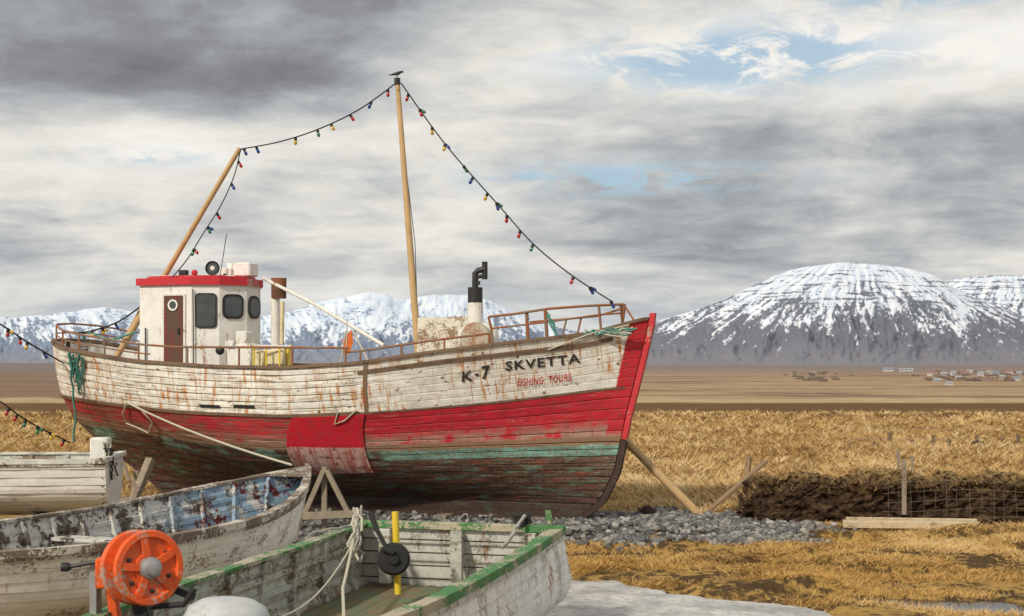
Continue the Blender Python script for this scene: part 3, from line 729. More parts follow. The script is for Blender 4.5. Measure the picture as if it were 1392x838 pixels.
mb.tube([at(537,696,13.4),at(541,808,13.4)],.032,10,0); mb.lathe(at(535,760,13.3),(.1,-1,.1),[(-.1,.0),(-.1,.11),(-.05,.15),(.04,.155),(.07,.13),(.08,.0)],20,1)
mb.lathe(at(535,760,13.3),(.1,-1,.1),[(.08,.05),(.11,.045),(.11,0)],12,1)
mb.tube([at(504,698,13.4),at(512,720,13.3),at(527,748,13.2)],[.03,.022,.02],8,1); mb.tube([at(520,745,13.2),at(535,752,13.2)],.03,8,1)
mb.obj('bilge_pump',[YEL,DARK],None,smooth=True)
mb=MB()
for k in range(6): mb.tube(wig(at(484+k,692,13.9),at(474+3*k,742+4*k,13.6),9,.035,90+k),.013,6,k%2)
mb.tube(sag(at(480,735,13.6),at(466,800,12.2),8,.02)+[at(468,850,11.0)],.014,6,0)
mb.tube(sag(at(480,738,13.6),at(385,838,11.5),10,.12),.010,6,0)
mb.tube(wig(at(486,712,13.9),at(420,728,13.4),8,.02,99),.012,6,1)
for k in range(3): mb.tube(wig(at(712,703,14.0),at(684,745,13.6),8,.02,110+k),.016,6,1)
mb.beam(at(700,712,14.05),at(722,705,14.05),.05,.09,2); mb.tube([at(698,702,14.05),at(722,700,14.05)],.022,8,2)
mb.beam(at(745,694,14.0),at(747,712,14.0),.05,.06,3)
mb.obj('mooring_ropes',[ROPE,plain('rope_grey',(.35,.34,.31),.9),DARK,GREEN],None,smooth=True)
# ================================================================ GROUND
puds=[(2.45,17.2,.75,.16),(4.75,16.35,.9,.28),(5.4,15.9,.9,.25),(3.9,15.75,.5,.15),(1.75,16.8,.4,.15),(6.0,17.0,.8,.12),(3.3,16.6,.5,.10)]
def pud(x,y):
    r=np.zeros_like(x)
    for (a,b,c,d) in puds:
        q=((x-a)/c)**2+((y-b)/d)**2+(fbm(x*2.2,y*3,3,5)-.5)*1.6; r=np.maximum(r,sst(-q,-1.6,-.5))
    return r
def tuss(x,y): return 1-np.abs(fbm(x*.9,y*.8,3,11)-.5)*3.2
def gh(x,y):
    n1=fbm(x*1.6,y*1.6,3,1); n2=fbm(x*.35,y*.35,3,2)
    tus=tuss(x,y); tus2=fbm(x*2.2,y*1.6,2,12)
    A=sst(y,25.5,32)*(1-sst(y,66,74))
    A=A*(1-np.exp(-((x+3)/5)**2-((y-26)/3)**2))
    z=.02+.05*(n1-.3)+.05*(n2-.4)+A*(.48*tus-.20+.26*(tus2-.5))+ (.12*np.exp(-((y-28.)/2)**2)*sst(x,1,3))
    nr=(1-sst(y,22.5,24))*(1-pud(x,y))
    z=z+(.14*sst(fbm(x*.8,y*1.4,3,78),.53,.68)+.07*(fbm(x*4,y*3.2,3,79)-.5))*nr
    z=z-.12*pud(x,y)
    z=z+.25*sst(y,92,95)*(1-sst(y,98,101))*vnoise(x*.4,y*.1,4)
    far=np.interp(y,[100,430,1e5],[0,-16,-16]); z=np.where(y>100,z*np.clip(1-(y-100)/50,0,1)+far,z)
    return z
ys=np.concatenate([np.linspace(-60,12.5,16),np.arange(13,30,.085),np.arange(30,60,.17),np.arange(60,104,.4),np.geomspace(104,16000,110)])
cs=np.linspace(-1,1,340); outer=np.array([-9,-4,-2,-1.4]); cs=np.concatenate([outer,cs,-outer[::-1]])
YY,CC=np.meshgrid(ys,cs,indexing='ij'); XX=CC*(6.5+.42*np.maximum(YY,5)); ZZ=gh(XX,YY)
def fastgrid(name,X,Y,Z,mat_,smooth=True,attr=None):
    na,nb=X.shape; me=bpy.data.meshes.new(name); V=np.stack([X,Y,Z],-1).reshape(-1,3)
    idx=np.arange(na*nb).reshape(na,nb); q=np.stack([idx[:-1,:-1],idx[:-1,1:],idx[1:,1:],idx[1:,:-1]],-1).reshape(-1,4)
    me.vertices.add(len(V)); me.vertices.foreach_set('co',V.ravel()); me.loops.add(q.size); me.loops.foreach_set('vertex_index',q.ravel().astype(np.int32))
    me.polygons.add(len(q)); me.polygons.foreach_set('loop_start',np.arange(0,q.size,4,dtype=np.int32)); me.polygons.foreach_set('loop_total',np.full(len(q),4,dtype=np.int32))
    me.polygons.foreach_set('use_smooth',np.full(len(q),smooth)); me.materials.append(mat_)
    if attr is not None:
        A=me.attributes.new('uvh','FLOAT_VECTOR','POINT'); A.data.foreach_set('vector',attr.reshape(-1,3).ravel())
    me.update(); me.validate(); o=bpy.data.objects.new(name,me); scene.collection.objects.link(o); return o
def groundmat():
    m,n,b=mat('dry_grassland',.95,.1); p=n.pos(); X=n.xyz(p)
    f=n.noise(p,5,6,.7); g=n.noise(p,.6,5,.6); hh=n.noise(n.mapv(p,(1,.6,1)),22,4,.75)
    y=n.m('ADD',X[1],n.m('MULTIPLY',n.m('SUBTRACT',n.noise(p,.12,4),.5),9))
    gold=n.ramp(n.m('ADD',n.m('MULTIPLY',f,.5),n.m('MULTIPLY',hh,.5)),[(.34,(.09,.045,.016)),(.45,(.25,.14,.05)),(.56,(.56,.37,.16)),(.72,(.76,.60,.34))])
    gold=n.mix(n.step(g,.42,.60,0,.6),gold,(.30,.18,.07))
    near=n.mix(n.step(n.m('ADD',n.m('MULTIPLY',g,.45),n.m('MULTIPLY',f,.55)),.46,.53),n.mix(hh,(.04,.025,.012),(.16,.10,.05)),n.mix(hh,(.20,.11,.03),(.66,.43,.14)))
    c=n.mix(n.step(X[1],23.5,27),near,gold)
    dx=n.m('DIVIDE',n.m('SUBTRACT',X[0],-1.2),5.6);dy=n.m('DIVIDE',n.m('SUBTRACT',X[1],23.8),2.7)
    d=n.m('ADD',n.m('ADD',n.m('MULTIPLY',dx,dx),n.m('MULTIPLY',dy,dy)),n.m('MULTIPLY',n.m('SUBTRACT',f,.5),.9))
    c=n.mix(n.step(d,.85,1.1,1,0),c,n.mix(hh,(.05,.05,.05),(.22,.21,.20)))
    field=n.mix(n.noise(n.mapv(p,(.02,.4,1)),2,5,.7),(.09,.045,.02),(.21,.12,.055))
    field=n.mix(n.step(n.noise(n.mapv(p,(.05,.25,1)),1.4,5,.7),.56,.68,0,.6),field,(.38,.24,.11))
    c=n.mix(n.step(y,58,68),c,field)
    strip_=n.mix(n.noise(n.mapv(p,(.3,1,1)),1.,4),(.26,.16,.08),(.62,.50,.32)); c=n.mix(n.step(X[1],91,93),c,strip_)
    pl=n.noise(n.mapv(p,(.0016,.0075,1)),1.6,7,.68,1.0); pl2=n.noise(n.mapv(p,(.012,.05,1)),1.6,6,.7)
    plain_=n.ramp(n.m('ADD',n.m('MULTIPLY',pl,.75),n.m('MULTIPLY',pl2,.25)),[(.38,(.10,.065,.05)),(.46,(.21,.135,.085)),(.52,(.44,.32,.19)),(.58,(.22,.145,.095)),(.68,(.46,.36,.24))])
    plain_=n.mix(n.step(n.m('DIVIDE',X[0],X[1]),-.12,-.28,0,.7),plain_,(.17,.11,.08))
    c=n.mix(n.step(X[1],104,108),c,plain_)
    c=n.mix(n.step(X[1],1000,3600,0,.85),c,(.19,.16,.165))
    n.put(b.inputs['Base Color'],c)
    n.put(b.inputs['Normal'],n.bump(n.m('ADD',f,hh),.9,.06)); return m
fastgrid('ground',XX,YY,ZZ,groundmat())
m,n,b=mat('puddle_water',.04,.6); f=n.noise(n.pos(),2,3); n.put(b.inputs['Base Color'],n.mix(f,(.05,.045,.04),(.08,.075,.065))); b.inputs['IOR'].default_value=1.33
n.put(b.inputs['Normal'],n.bump(n.noise(n.pos(),9,2),.05,.01))
for (a,b_,c,d) in puds:
    mb=MB(); mb.add([(a+c*1.5*math.cos(k/16*2*math.pi),b_+d*2*math.sin(k/16*2*math.pi),-.002-.0007*puds.index((a,b_,c,d))) for k in range(16)],[tuple(range(16))]); mb.obj('puddle_water',[m],None,recalc=False)
ax_=np.linspace(-2.5,3.6,260);ay=np.linspace(12,18.4,260);AY,AX=np.meshgrid(ay,ax_,indexing='ij')
line=17.95-(AX-.6)*.98+(fbm(AX*1.5,AY*1.5,4,9)-.5)*.9
line=np.minimum(line,18.2)
AZ=-.12+.22*sst(line-AY,-.05,.30)+.07*fbm(AX*1.2,AY*1.2,4,10)+.03*(fbm(AX*6,AY*6,3,13)-.5)
m,n,b=mat('old_ice',.35,.4); f=n.noise(n.pos(),2,6,.7); g=n.noise(n.pos(),12,5,.7)
n.put(b.inputs['Base Color'],n.mix(n.step(g,.50,.66,0,.6),n.mix(n.step(f,.35,.65),(.32,.33,.33),(.60,.59,.56)),(.22,.18,.13))); n.put(b.inputs['Normal'],n.bump(n.m('ADD',f,g),.8,.04))
fastgrid('ice',AX,AY,AZ,m)
# ---- grass
def ingravel(x,y): return (((x-2.75)/2.4)**2+((y-23.2)/2.4)**2<1)|(((x+3)/5.5)**2+((y-24.5)/3.)**2<1)
cnt=27000; cn2=15000
u=rng.random(cnt); Yt=15.2*(72/15.2)**(u**.85); Yt=np.concatenate([Yt,15.2+8.8*rng.random(cn2)]); Xt=(rng.random(cnt+cn2)*2-1)*(.40*Yt+.8); Xt[cnt:]=np.abs(Xt[cnt:])
keep=(~ingravel(Xt,Yt))&((Xt>.3)|(Yt>26.5)|(Xt<-6))&(pud(Xt,Yt)<.3)
den=fbm(Xt*.8,Yt*1.2,3,21); keep&=(den>.47)|(Yt>27)
tu=tuss(Xt,Yt); keep&=(tu>.42+.3*(rng.random(cnt+cn2)-.5))|(Yt<27)
ln=17.95-(Xt-.6)*.98; keep&=~((Yt<ln+.25)&(Xt<3.6))
Xt=Xt[keep];Yt=Yt[keep];nt_=len(Xt);K=12
bx=np.repeat(Xt,K)+rng.normal(0,.07,nt_*K)*(1+np.repeat(Yt,K)/60);by=np.repeat(Yt,K)+rng.normal(0,.07,nt_*K)*(1+np.repeat(Yt,K)/60)
hh=(.05+.10*rng.random(nt_*K))*np.where(by>26,1.3,.50)*(.5+1.*np.repeat(rng.random(nt_),K)); wd=(.005+.009*rng.random(nt_*K))*(by/22)
an=rng.random(nt_*K)*6.283; lean=hh*(.6+1.8*rng.random(nt_*K)); la=np.repeat(fbm(Xt*.4,Yt*.4,2,91)*14,K)+rng.normal(0,1.3,nt_*K)
bz=gh(bx,by)-.01
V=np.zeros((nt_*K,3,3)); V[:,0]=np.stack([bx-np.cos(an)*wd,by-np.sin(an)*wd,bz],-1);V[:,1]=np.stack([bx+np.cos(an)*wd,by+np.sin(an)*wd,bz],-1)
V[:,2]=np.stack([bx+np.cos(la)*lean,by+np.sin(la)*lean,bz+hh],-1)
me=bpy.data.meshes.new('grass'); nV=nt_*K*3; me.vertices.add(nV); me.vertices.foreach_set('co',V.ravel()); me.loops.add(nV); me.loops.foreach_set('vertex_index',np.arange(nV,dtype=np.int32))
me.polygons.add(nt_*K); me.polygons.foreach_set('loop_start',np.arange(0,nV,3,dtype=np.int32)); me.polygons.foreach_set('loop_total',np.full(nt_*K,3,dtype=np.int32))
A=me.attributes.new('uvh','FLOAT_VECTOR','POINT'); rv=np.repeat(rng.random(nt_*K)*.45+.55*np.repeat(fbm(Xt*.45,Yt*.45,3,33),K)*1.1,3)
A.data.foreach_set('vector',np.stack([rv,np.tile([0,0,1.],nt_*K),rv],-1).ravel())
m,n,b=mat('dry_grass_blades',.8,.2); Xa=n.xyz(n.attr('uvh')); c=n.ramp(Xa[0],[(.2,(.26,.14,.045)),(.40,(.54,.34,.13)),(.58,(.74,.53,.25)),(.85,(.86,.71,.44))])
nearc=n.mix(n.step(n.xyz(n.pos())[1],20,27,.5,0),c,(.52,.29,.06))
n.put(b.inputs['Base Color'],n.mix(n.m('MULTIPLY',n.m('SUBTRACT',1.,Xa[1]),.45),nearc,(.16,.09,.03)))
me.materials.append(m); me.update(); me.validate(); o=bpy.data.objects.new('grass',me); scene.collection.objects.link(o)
# ---- gravel
t_=(1+5**.5)/2
iv=np.array([(-1,t_,0),(1,t_,0),(-1,-t_,0),(1,-t_,0),(0,-1,t_),(0,1,t_),(0,-1,-t_),(0,1,-t_),(t_,0,-1),(t_,0,1),(-t_,0,-1),(-t_,0,1)])/1.9
ifc=np.array([(0,11,5),(0,5,1),(0,1,7),(0,7,10),(0,10,11),(1,5,9),(5,11,4),(11,10,2),(10,7,6),(7,1,8),(3,9,4),(3,4,2),(3,2,6),(3,6,8),(3,8,9),(4,9,5),(2,4,11),(6,2,10),(8,6,7),(9,8,1)])
gx=[];gy=[]
while len(gx)<5600:
    x=rng.uniform(.2,5.6);y=rng.uniform(20.3,26.2)
    q=((x-2.75)/2.5)**2+((y-23.2)/2.5)**2+ (float(fbm(np.array(x*1.5),np.array(y*1.5),3,44))-.5)*1.4
    if q<rng.uniform(.5,1.25): gx.append(x);gy.append(y)
while len(gx)<8000:
    gx.append(rng.uniform(-6,.8));gy.append(rng.uniform(21.3,26))
gx=np.array(gx);gy=np.array(gy);ng=len(gx)
sz=.016+.055*rng.random(ng)**2.4; S3=sz[:,None]*(1+.5*(rng.random((ng,3))-.5)); S3[:,2]*=.75
ang=rng.random(ng)*6.28; ca,sa=np.cos(ang),np.sin(ang)
Vg=iv[None]*(1+.35*(rng.random((ng,12,1))-.5))*S3[:,None,:]
Vx=Vg[...,0]*ca[:,None]-Vg[...,1]*sa[:,None]+gx[:,None];Vy=Vg[...,0]*sa[:,None]+Vg[...,1]*ca[:,None]+gy[:,None];Vz=Vg[...,2]+(gh(gx,gy)+sz*.45+.03*np.clip(fbm(gx*1.1,gy*1.1,2,61)-.3,0,1))[:,None]
V=np.stack([Vx,Vy,Vz],-1).reshape(-1,3); fc=(ifc[None]+12*np.arange(ng)[:,None,None]).reshape(-1,3)
me=bpy.data.meshes.new('gravel'); me.from_pydata(V.tolist(),[],fc.tolist())
A=me.attributes.new('uvh','FLOAT_VECTOR','POINT'); rv=np.repeat(rng.random(ng),12); A.data.foreach_set('vector',np.stack([rv,rv,rv],-1).ravel())
m,n,b=mat('gravel_stone',.85,.25); Xa=n.xyz(n.attr('uvh')); n.put(b.inputs['Base Color'],n.mix(n.m('MULTIPLY',n.noise(n.pos(),30,3),.5),n.ramp(Xa[0],[(0,(.04,.04,.045)),(.5,(.15,.15,.15)),(.85,(.28,.265,.24)),(1,(.48,.46,.43))]),(.13,.13,.13)))
me.materials.append(m); o=bpy.data.objects.new('gravel',me); scene.collection.objects.link(o)
def rock(c,r,sc):
    mb=MB(); mb.ball((0,0,0),1,0,14)
    vs=[]
    for v in mb.v:
        k=1+.35*(float(fbm(np.array(v[0]*2+c[0]*3),np.array(v[1]*2+v[2]*3),2,71))-.5)*2
        vs.append((c[0]+v[0]*r*sc[0]*k,c[1]+v[1]*r*sc[1]*k,c[2]+v[2]*r*sc[2]*k))
    mb.v=vs; return mb
RK=plain('dark_rock',(.07,.05,.04),.9,.2,0,.5,10)
rock((at(881,0,25.3).x,25.3,.08),.16,(1,.8,.8)).obj('rock',[RK],None,True)
rock((at(1330,0,42).x,42,.30),.22,(1,.8,.7)).obj('rock',[RK],None,True)
rock((at(722,0,22).x,22,.05),.14,(1.2,.8,.6)).obj('rock',[RK],None,True)
# ================================================================ TURF WALL
def turfmat():
    m,n,b=mat('turf_peat',.95,.1); p=n.pos(); lay=n.noise(n.mapv(p,(1,1,3.5)),2.6,7,.75,.4); f=n.noise(p,9,7,.75)
    c=n.ramp(n.m('ADD',n.m('MULTIPLY',lay,.5),n.m('MULTIPLY',f,.5)),[(.36,(.010,.006,.004)),(.47,(.05,.028,.017)),(.56,(.12,.075,.045)),(.70,(.36,.24,.13))])
    top=n.m('MULTIPLY',n.step(n.xyz(p)[2],.66,.86),n.step(f,.44,.54)); c=n.mix(top,c,(.36,.25,.12))
    n.put(b.inputs['Base Color'],c); n.put(b.inputs['Normal'],n.bump(n.m('ADD',lay,f),1.,.08)); return m
na,nb=400,90
uu=np.linspace(0,1,na);prm=np.linspace(0,1,nb)
Xw0,Xw1=3.95,13.5
U,Pm=np.meshgrid(uu,prm,indexing='ij')
xs=Xw0+(Xw1-Xw0)*U
hgt=(.82+.26*(fbm(xs*.9,xs*0,3,51)-.5)+.26*(fbm(xs*4,xs*0,3,52)-.5))*np.clip((U*(Xw1-Xw0)+.02)/.35,0,1)**.45*np.interp(U,[0,.12,.3,1],[.93,1,.98,1.1])
yo=np.interp(Pm,[0,.42,.5,.85,1],[-.50,-.36,-.26,.30,.45]); zo=np.interp(Pm,[0,.42,.5,.85,1],[-.05,.9,1.,1.,-.05])
Yw=24.7-.07*(xs-Xw0)+yo; Zw=zo*hgt
d=(fbm(xs*2.6,Zw*4.5,4,53)-.5)*.40+(fbm(xs*9,Zw*11,3,54)-.5)*.24
Yw=Yw-d*np.where(Pm<.5,1,-.5)*sst(Pm,0,.05); Zw=Zw+(fbm(xs*5,Yw*5,4,55)-.5)*.22*sst(Pm,.35,.5)*(1-sst(Pm,.85,.97)); xs=xs+(fbm(Yw*4,Zw*6,3,56)-.5)*.35
fastgrid('turf_wall',xs,Yw,Zw,turfmat(),smooth=False)
ntg=4200
q=rng.random((ntg,2)); ii=(q[:,0]*(na-1)).astype(int); jj=(( .34+.38*q[:,1])*(nb-1)).astype(int)
gxx=xs[ii,jj];gyy=Yw[ii,jj];gzz=Zw[ii,jj]; h2=.05+.09*rng.random(ntg); aa=rng.random(ntg)*6.28; V=np.zeros((ntg,3,3))
V[:,0]=np.stack([gxx-.008,gyy,gzz-.02],-1);V[:,1]=np.stack([gxx+.008,gyy,gzz-.02],-1);V[:,2]=np.stack([gxx+np.cos(aa)*h2,gyy+np.sin(aa)*h2*.8-.03,gzz+h2*(rng.random(ntg)*1.4-.5)],-1)
me=bpy.data.meshes.new('turf_grass'); me.from_pydata(V.reshape(-1,3).tolist(),[],np.arange(ntg*3).reshape(-1,3).tolist()); me.materials.append(plain('turf_grass_blades',(.45,.30,.13),.9,.1,0,.5,5))
scene.collection.objects.link(bpy.data.objects.new('turf_grass',me))
mb=MB(); mb.beam(at(1229,625,23.7),at(1229,700,23.7),.07,.06);mb.beam(at(1221,612,25.2),at(1222,650,25.2),.05,.05);mb.beam(at(1240,620,25.0),at(1240,650,25.0),.04,.04)
for k in range(5):
    zq=.15+k*.15
    mb.tube([(x,23.98-.07*(x-3.95)+.04*math.sin(x*2.3+k),zq+.04*math.sin(x*1.7+k*.4)) for x in np.linspace(6.2,10,30)],.0026,4,1)
for k in range(19):
    x=6.3+k*.19; mb.tube([(x+.02*math.sin(k*3),23.96-.07*(x-3.95),.10),(x+.03*math.sin(k*5),23.96-.07*(x-3.95),.78)],.002,4,1)
mb.obj('wire_netting_fence',[WOOD,plain('wire_rust',(.26,.22,.18),.7)])
mb=MB()
mb.beam(at(1146,720,23.2)+Vector((0,0,.09)),at(1331,722,22.9)+Vector((0,0,.09)),.20,.12);mb.beam(at(1150,713,23.6)+Vector((0,0,.08)),at(1328,714,23.4)+Vector((0,0,.06)),.10,.08)
mb.obj('timber_planks',[worn('timber_tan',(.56,.45,.30),(.26,.19,.12),.44,6,.8,.5)])
mb=MB()
for (px,py0,py1) in((1189,600,625),(1210,588,622),(1269,592,620),(1290,597,622),(1328,592,618),(1384,590,617),(1345,598,618),(1240,598,621),(1310,598,619),(1362,596,618),(1156,602,626)):
    Yp=2.8*F/(py1-490)+1.5; mb.beam(at(px,py0,Yp),at(px+random.uniform(-1,1),py1+6,Yp),.09,.09)
for hz_ in (.75,.45):
    mb.tube([at(1156,0,42).xy.to_3d()+Vector((0,0,hz_))]+[Vector((at(px,0,2.8*F/(py-490)+1.5).x,2.8*F/(py-490)+1.5,hz_)) for px,py in((1210,622),(1290,622),(1384,617))],.006,4,1)
mb.obj('field_fence',[plain('fence_wood',(.17,.12,.085),.9),GREY])
# ================================================================ VILLAGE
def house(px,py,wd,hg,wall,roof,rot=0,name='farm_house'):
    Y=18.8*F/(py-490); c=Vector(((px-696)/F*Y,Y,-16.)); k=Y/F; w=wd*k*.85;h=hg*k*.5; dp=w*.6; mb=MB()
    R=Matrix.Rotation(rot,3,'Z'); T=lambda x,y,z: c+R@Vector((x,y,z))
    mb.add([T(-w/2,-dp/2,0),T(w/2,-dp/2,0),T(w/2,dp/2,0),T(-w/2,dp/2,0),T(-w/2,-dp/2,h),T(w/2,-dp/2,h),T(w/2,dp/2,h),T(-w/2,dp/2,h),T(-w/2,0,h*1.7),T(w/2,0,h*1.7)],
        [(0,1,5,4),(2,3,7,6),(1,2,6,9,5),(3,0,4,8,7)],0)
    e=.06*w
    mb.add([T(-w/2-e,-dp/2-e,h*.96),T(w/2+e,-dp/2-e,h*.96),T(w/2+e,0,h*1.75),T(-w/2-e,0,h*1.75),T(w/2+e,dp/2+e,h*.96),T(-w/2-e,dp/2+e,h*.96)],[(0,1,2,3),(3,2,4,5)],1)
    for q in(-.3,0,.3): mb.prism([T(w*q-w*.04,-dp/2-.05,h*.35),T(w*q+w*.04,-dp/2-.05,h*.35),T(w*q+w*.04,-dp/2-.05,h*.75),T(w*q-w*.04,-dp/2-.05,h*.75)],R@Vector((0,-.05,0)),2)
    mb.obj(name,[wall,roof,GLASS],None,recalc=False)
WW=plain('house_white',(.55,.55,.55),.8,.2,0,.05);RR=plain('roof_grey',(.30,.32,.35),.8);RD=plain('roof_red',(.28,.16,.14),.8);WB=plain('house_tan',(.36,.32,.29),.8);BL=plain('roof_blue',(.20,.25,.33),.8)
for a in [(1207,505,16,6,WW,BL),(1232,505,22,5,WW,RR),(1264,511,8,7,WW,RD),(1283,512,10,7,WB,RR),(1296,511,9,8,WW,RR),(1312,510,12,6,WB,RD),(1333,511,9,7,WW,RR),(1352,510,14,6,WW,BL),(1372,509,10,7,WW,RD),(1385,511,9,7,WB,RR),(1274,520,12,6,WB,RR),(1303,516,10,6,WW,RR),(1324,515,9,6,WW,RD),(1344,518,10,5,WB,RD),(1362,515,9,6,WB,RR),(1382,518,10,6,WW,BL),(1290,524,11,6,WW,RR),(1318,507,9,5,WW,RR),(1345,506,9,5,WW,RD),(1105,509,10,4,WB,RR),(1088,510,8,4,WB,RD)]:
    house(*a,rot=random.uniform(-.4,.4))
mb=MB()
for k in range(110):
    px=random.choice([random.gauss(1310,34),random.gauss(1365,20),random.gauss(1300,30),random.gauss(1110,22)]);py=random.uniform(505,519);Y=18.8*F/(py-490);r=random.uniform(.8,1.8)
    for j in range(3): mb.ball(((px-696)/F*Y+random.uniform(-3,3),Y+random.uniform(-3,3),-16+r*.5),r,0,6,(random.uniform(1.,2.2),1,random.uniform(.6,1.1)))
mb.obj('distant_shrubs',[plain('bare_shrub',(.17,.13,.11),.95,.1,0,.4,.3)])
# ================================================================ MOUNTAINS
def mtmat(name,rock1,rock2,snowc,lo,hi,haze,hz,strw,ks=1.):
    m,n,b=mat(name,.9,.1); a=n.attr('uvh'); X=n.xyz(a); u,pz,A=X[0],X[1],X[2]
    qa=n.comb(A,pz,0.)
    warp=n.noise(n.mapv(qa,(.02,3,1)),1.5,4,.6)
    st=n.noise(n.mapv(n.comb(n.m('ADD',u,n.m('MULTIPLY',warp,26.)),pz,0.),(.05*ks,2.6,1)),1.8,7,.68,.3)
    fi=n.noise(n.mapv(qa,(.11*ks,15.,1)),1.6,6,.70)
    strat=n.noise(n.mapv(n.comb(A,n.m('ADD',pz,n.m('MULTIPLY',warp,.08)),0.),(.010,28,1)),1.3,5,.65,.2)
    blot=n.noise(n.mapv(qa,(.016,2.0,1)),1.7,5,.6)
    v=n.m('ADD',n.m('ADD',n.m('MULTIPLY',st,1.15),n.m('MULTIPLY',fi,.75)),n.m('MULTIPLY',blot,.60))
    v=n.m('ADD',v,n.m('MULTIPLY',n.m('POWER',n.m('MAXIMUM',pz,0.),.8),hi))
    v=n.m('SUBTRACT',v,n.m('MULTIPLY',n.m('MULTIPLY',n.step(strat,.50,.62),n.step(pz,.35,.8)),strw))
    snow=n.step(v,lo,lo+.07)
    rk=n.mix(n.m('ADD',n.m('MULTIPLY',fi,.5),n.m('MULTIPLY',blot,.5)),rock1,rock2)
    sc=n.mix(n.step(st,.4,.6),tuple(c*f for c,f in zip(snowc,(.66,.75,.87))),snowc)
    c=n.mix(snow,rk,sc); c=n.mix(n.step(pz,.22,.02,0,.6),c,(.20,.17,.18)); c=n.mix(hz,c,haze)  # bluish aerial haze blended into the base colour of rock and snow
    n.put(b.inputs['Base Color'],c); return m
def mountain(name,env,Yf,Yp,Yb,mt,seed,gamp,summit,pexp=1.5,n_a=520,n_p=150,noise_sil=1.5,href=133.):
    pa=np.array([e[0] for e in env],float);pe=np.array([e[1] for e in env],float)
    a=np.linspace(pa[0],pa[-1],n_a); r=np.concatenate([np.linspace(0,1,n_p),np.linspace(1,1.6,25)[1:]])
    R_,A=np.meshgrid(r,a,indexing='ij')
    Yf_=Yf+(fbm(A*.01,A*0,3,seed)-.5)*(Yp-Yf)*.35
    Y=np.where(R_<=1,Yf_+(Yp-Yf_)*R_,Yp+(Yb-Yp)*(R_-1)/.6); X=(A-696)/F*Y
    e=490-(sum(np.interp(A+k,pa,pe) for k in(-9,-5,0,5,9)))/5 + noise_sil*(fbm(A*.08,A*0+3,4,seed+1)-.5)*2
    H=np.maximum(e,0)/F*Yp+2
    p=np.clip(R_,0,1); prof=.25*p+.75*p**pexp; prof=prof+.012*np.sin(prof*26+fbm(A*.02,p*2,3,seed+4)*4)*p*(1-p)*2
    back=np.where(R_>1,1-(R_-1)*1.2,1)
    wA=A+ (fbm(A*.02,p*2.5,3,seed+2)-.5)*60
    g=fbm(wA*.035,p*2.2,5,seed+3,.55); g=1-np.abs(g-.5)*4
    g2=fbm(A*.2,p*10,4,seed+7)
    Hf=H*prof*back - H*gamp*np.clip(g,0,1)*np.sin(np.pi*p)**1.3*(p<1) + H*.04*(g2-.5)*np.sin(np.pi*p)
    Z=-18+ (Hf+16*prof)
    pz=np.clip(Hf/(href/F*Yp),-1,1.5)
    if summit: fan=(A-summit)/(1.35-np.clip(pz,0,1))
    else: fan=A*1.3+pz*60*np.sin(A*.02)
    attr=np.stack([fan,pz,A],-1)
    return fastgrid(name,X,Y,Z,mt,True,attr)
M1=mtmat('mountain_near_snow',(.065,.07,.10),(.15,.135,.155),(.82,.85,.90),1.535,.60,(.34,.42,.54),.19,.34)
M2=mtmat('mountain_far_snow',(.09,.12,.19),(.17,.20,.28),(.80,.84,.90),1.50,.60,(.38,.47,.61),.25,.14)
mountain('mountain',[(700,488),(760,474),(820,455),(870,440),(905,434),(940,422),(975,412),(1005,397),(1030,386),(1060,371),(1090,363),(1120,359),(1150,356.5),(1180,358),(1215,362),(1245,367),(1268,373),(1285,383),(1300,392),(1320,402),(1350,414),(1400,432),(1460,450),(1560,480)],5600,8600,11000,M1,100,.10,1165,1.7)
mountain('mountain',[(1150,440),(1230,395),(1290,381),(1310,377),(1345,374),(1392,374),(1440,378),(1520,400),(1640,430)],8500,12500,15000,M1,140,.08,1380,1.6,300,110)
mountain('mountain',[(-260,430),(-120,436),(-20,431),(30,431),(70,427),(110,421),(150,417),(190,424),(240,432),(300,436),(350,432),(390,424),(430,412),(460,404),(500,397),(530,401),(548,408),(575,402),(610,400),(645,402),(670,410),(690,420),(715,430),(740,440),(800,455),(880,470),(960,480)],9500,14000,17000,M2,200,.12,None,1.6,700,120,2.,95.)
# ================================================================ SKY / LIGHT
w=bpy.data.worlds.new('World'); scene.world=w; w.use_nodes=True; nt=w.node_tree; n=N(nt)
for k in list(nt.nodes): nt.nodes.remove(k)
out=n.new('ShaderNodeOutputWorld'); sky=n.new('ShaderNodeTexSky'); sky.sky_type='NISHITA'; sky.sun_disc=False
SE=math.radians(36)
sky.sun_elevation=SE
tc=n.new('ShaderNodeTexCoord').outputs['Generated']; nrm=n.new('ShaderNodeVectorMath'); nrm.operation='NORMALIZE'; n.put(nrm.inputs[0],tc); D=nrm.outputs[0]; X=n.xyz(D)
zc=n.m('MAXIMUM',X[2],0.); den=n.m('ADD',zc,.16)
pl=n.comb(n.m('DIVIDE',X[0],den),n.m('DIVIDE',X[1],den),0.)
f1=n.noise(n.mapv(pl,(.8,1.0,1),(3.1,1.7,0)),1.25,8,.52,.5)
f2=n.noise(n.mapv(pl,(1.4,1.5,1),(9,4,2)),4.0,7,.62,.5)
f3=n.noise(n.mapv(D,(3.2,3.2,8),(.4,0,.3)),1.6,8,.60,.5)
front=n.step(X[1],0.,.3)
def g(x0,z0,a,b,amp):
    dx=n.m('DIVIDE',n.m('SUBTRACT',X[0],x0),a);dz=n.m('DIVIDE',n.m('SUBTRACT',X[2],z0),b)
    e=n.m('EXPONENT',n.m('MULTIPLY',n.m('ADD',n.m('MULTIPLY',dx,dx),n.m('MULTIPLY',dz,dz)),-1.))
    return n.m('MULTIPLY',n.m('MULTIPLY',e,amp),front)
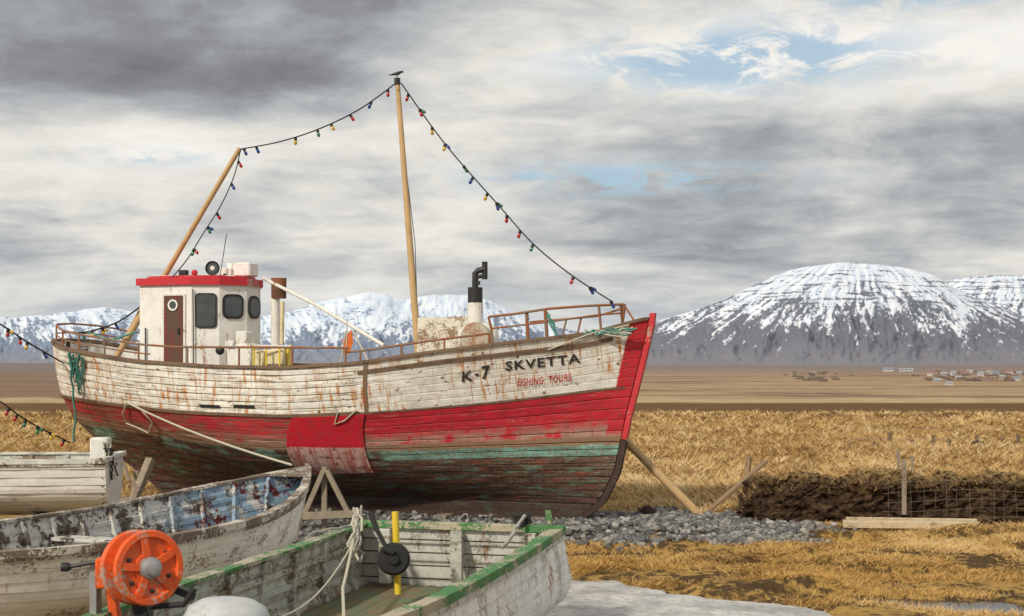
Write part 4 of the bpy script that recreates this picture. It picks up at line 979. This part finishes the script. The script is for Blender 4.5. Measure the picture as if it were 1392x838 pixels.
val=n.m('ADD',n.m('ADD',n.m('MULTIPLY',n.m('SUBTRACT',f1,.5),1.05),n.m('MULTIPLY',n.m('SUBTRACT',f2,.5),.46)),n.m('MULTIPLY',n.m('SUBTRACT',f3,.5),1.1))
val=n.m('ADD',val,.70)
for a in((-.19,.240,.20,.050,-.46),(-.19,.192,.13,.020,-.30),(-.28,.13,.25,.032,.16),(.27,.155,.20,.026,-.26),(.26,.212,.16,.028,.40),(.0,.175,.14,.035,.10),(.14,.105,.16,.022,-.16),(.25,.075,.2,.018,-.10),(-.2,.07,.2,.02,-.06)):
    val=n.m('ADD',val,g(*a))
cl=n.ramp(val,[(.05,(.185,.188,.20)),(.28,(.275,.282,.295)),(.48,(.42,.44,.455)),(.64,(.59,.595,.585)),(.80,(.78,.76,.70)),(1.,(.93,.90,.85))])
hor=n.step(zc,.0,.08,.5,0.); cl=n.mix(hor,cl,(.48,.54,.60))
bl=n.m('ADD',n.m('ADD',g(.155,.205,.10,.020,1.5),g(.075,.126,.10,.010,1.3)),n.m('ADD',g(.27,.245,.08,.012,1.3),g(-.25,.137,.05,.006,.6)))
bl=n.m('MULTIPLY',bl,n.step(n.noise(n.mapv(D,(7,7,20)),3.,8,.66,.6),.40,.56),True)
b1=n.new('ShaderNodeBackground'); n.put(b1.inputs[0],cl); b1.inputs[1].default_value=1.
b2=n.new('ShaderNodeBackground'); n.put(b2.inputs[0],n.mix(.75,sky.outputs[0],(4.2,5.9,7.2))); b2.inputs[1].default_value=.10
mx=n.new('ShaderNodeMixShader'); n.put(mx.inputs[0],n.m('MULTIPLY',bl,.9)); nt.links.new(b1.outputs[0],mx.inputs[1]); nt.links.new(b2.outputs[0],mx.inputs[2]); nt.links.new(mx.outputs[0],out.inputs[0])
sl=bpy.data.lights.new('sun','SUN'); sl.energy=3.1; sl.angle=math.radians(4); sl.color=(1,.90,.74); so=bpy.data.objects.new('sun',sl); scene.collection.objects.link(so)
sd=Vector((-.56*math.cos(SE),-.828*math.cos(SE),math.sin(SE)))
so.rotation_euler=sd.to_track_quat('Z','Y').to_euler()
sky.sun_rotation=math.atan2(sd.x,sd.y)
# ================================================================ CAMERA
cd=bpy.data.cameras.new('camera'); cam=bpy.data.objects.new('camera',cd); scene.collection.objects.link(cam)
cam.location=(0,0,CH); cam.rotation_euler=(math.radians(90),0,0); cd.sensor_width=36; cd.lens=36*F/1392; cd.shift_y=71/1392; cd.clip_end=60000; cd.clip_start=.1
cd.dof.use_dof=True; cd.dof.focus_distance=25; cd.dof.aperture_fstop=4.5
scene.camera=cam
scene.view_settings.view_transform='Standard'; scene.view_settings.look='None'; scene.view_settings.exposure=0
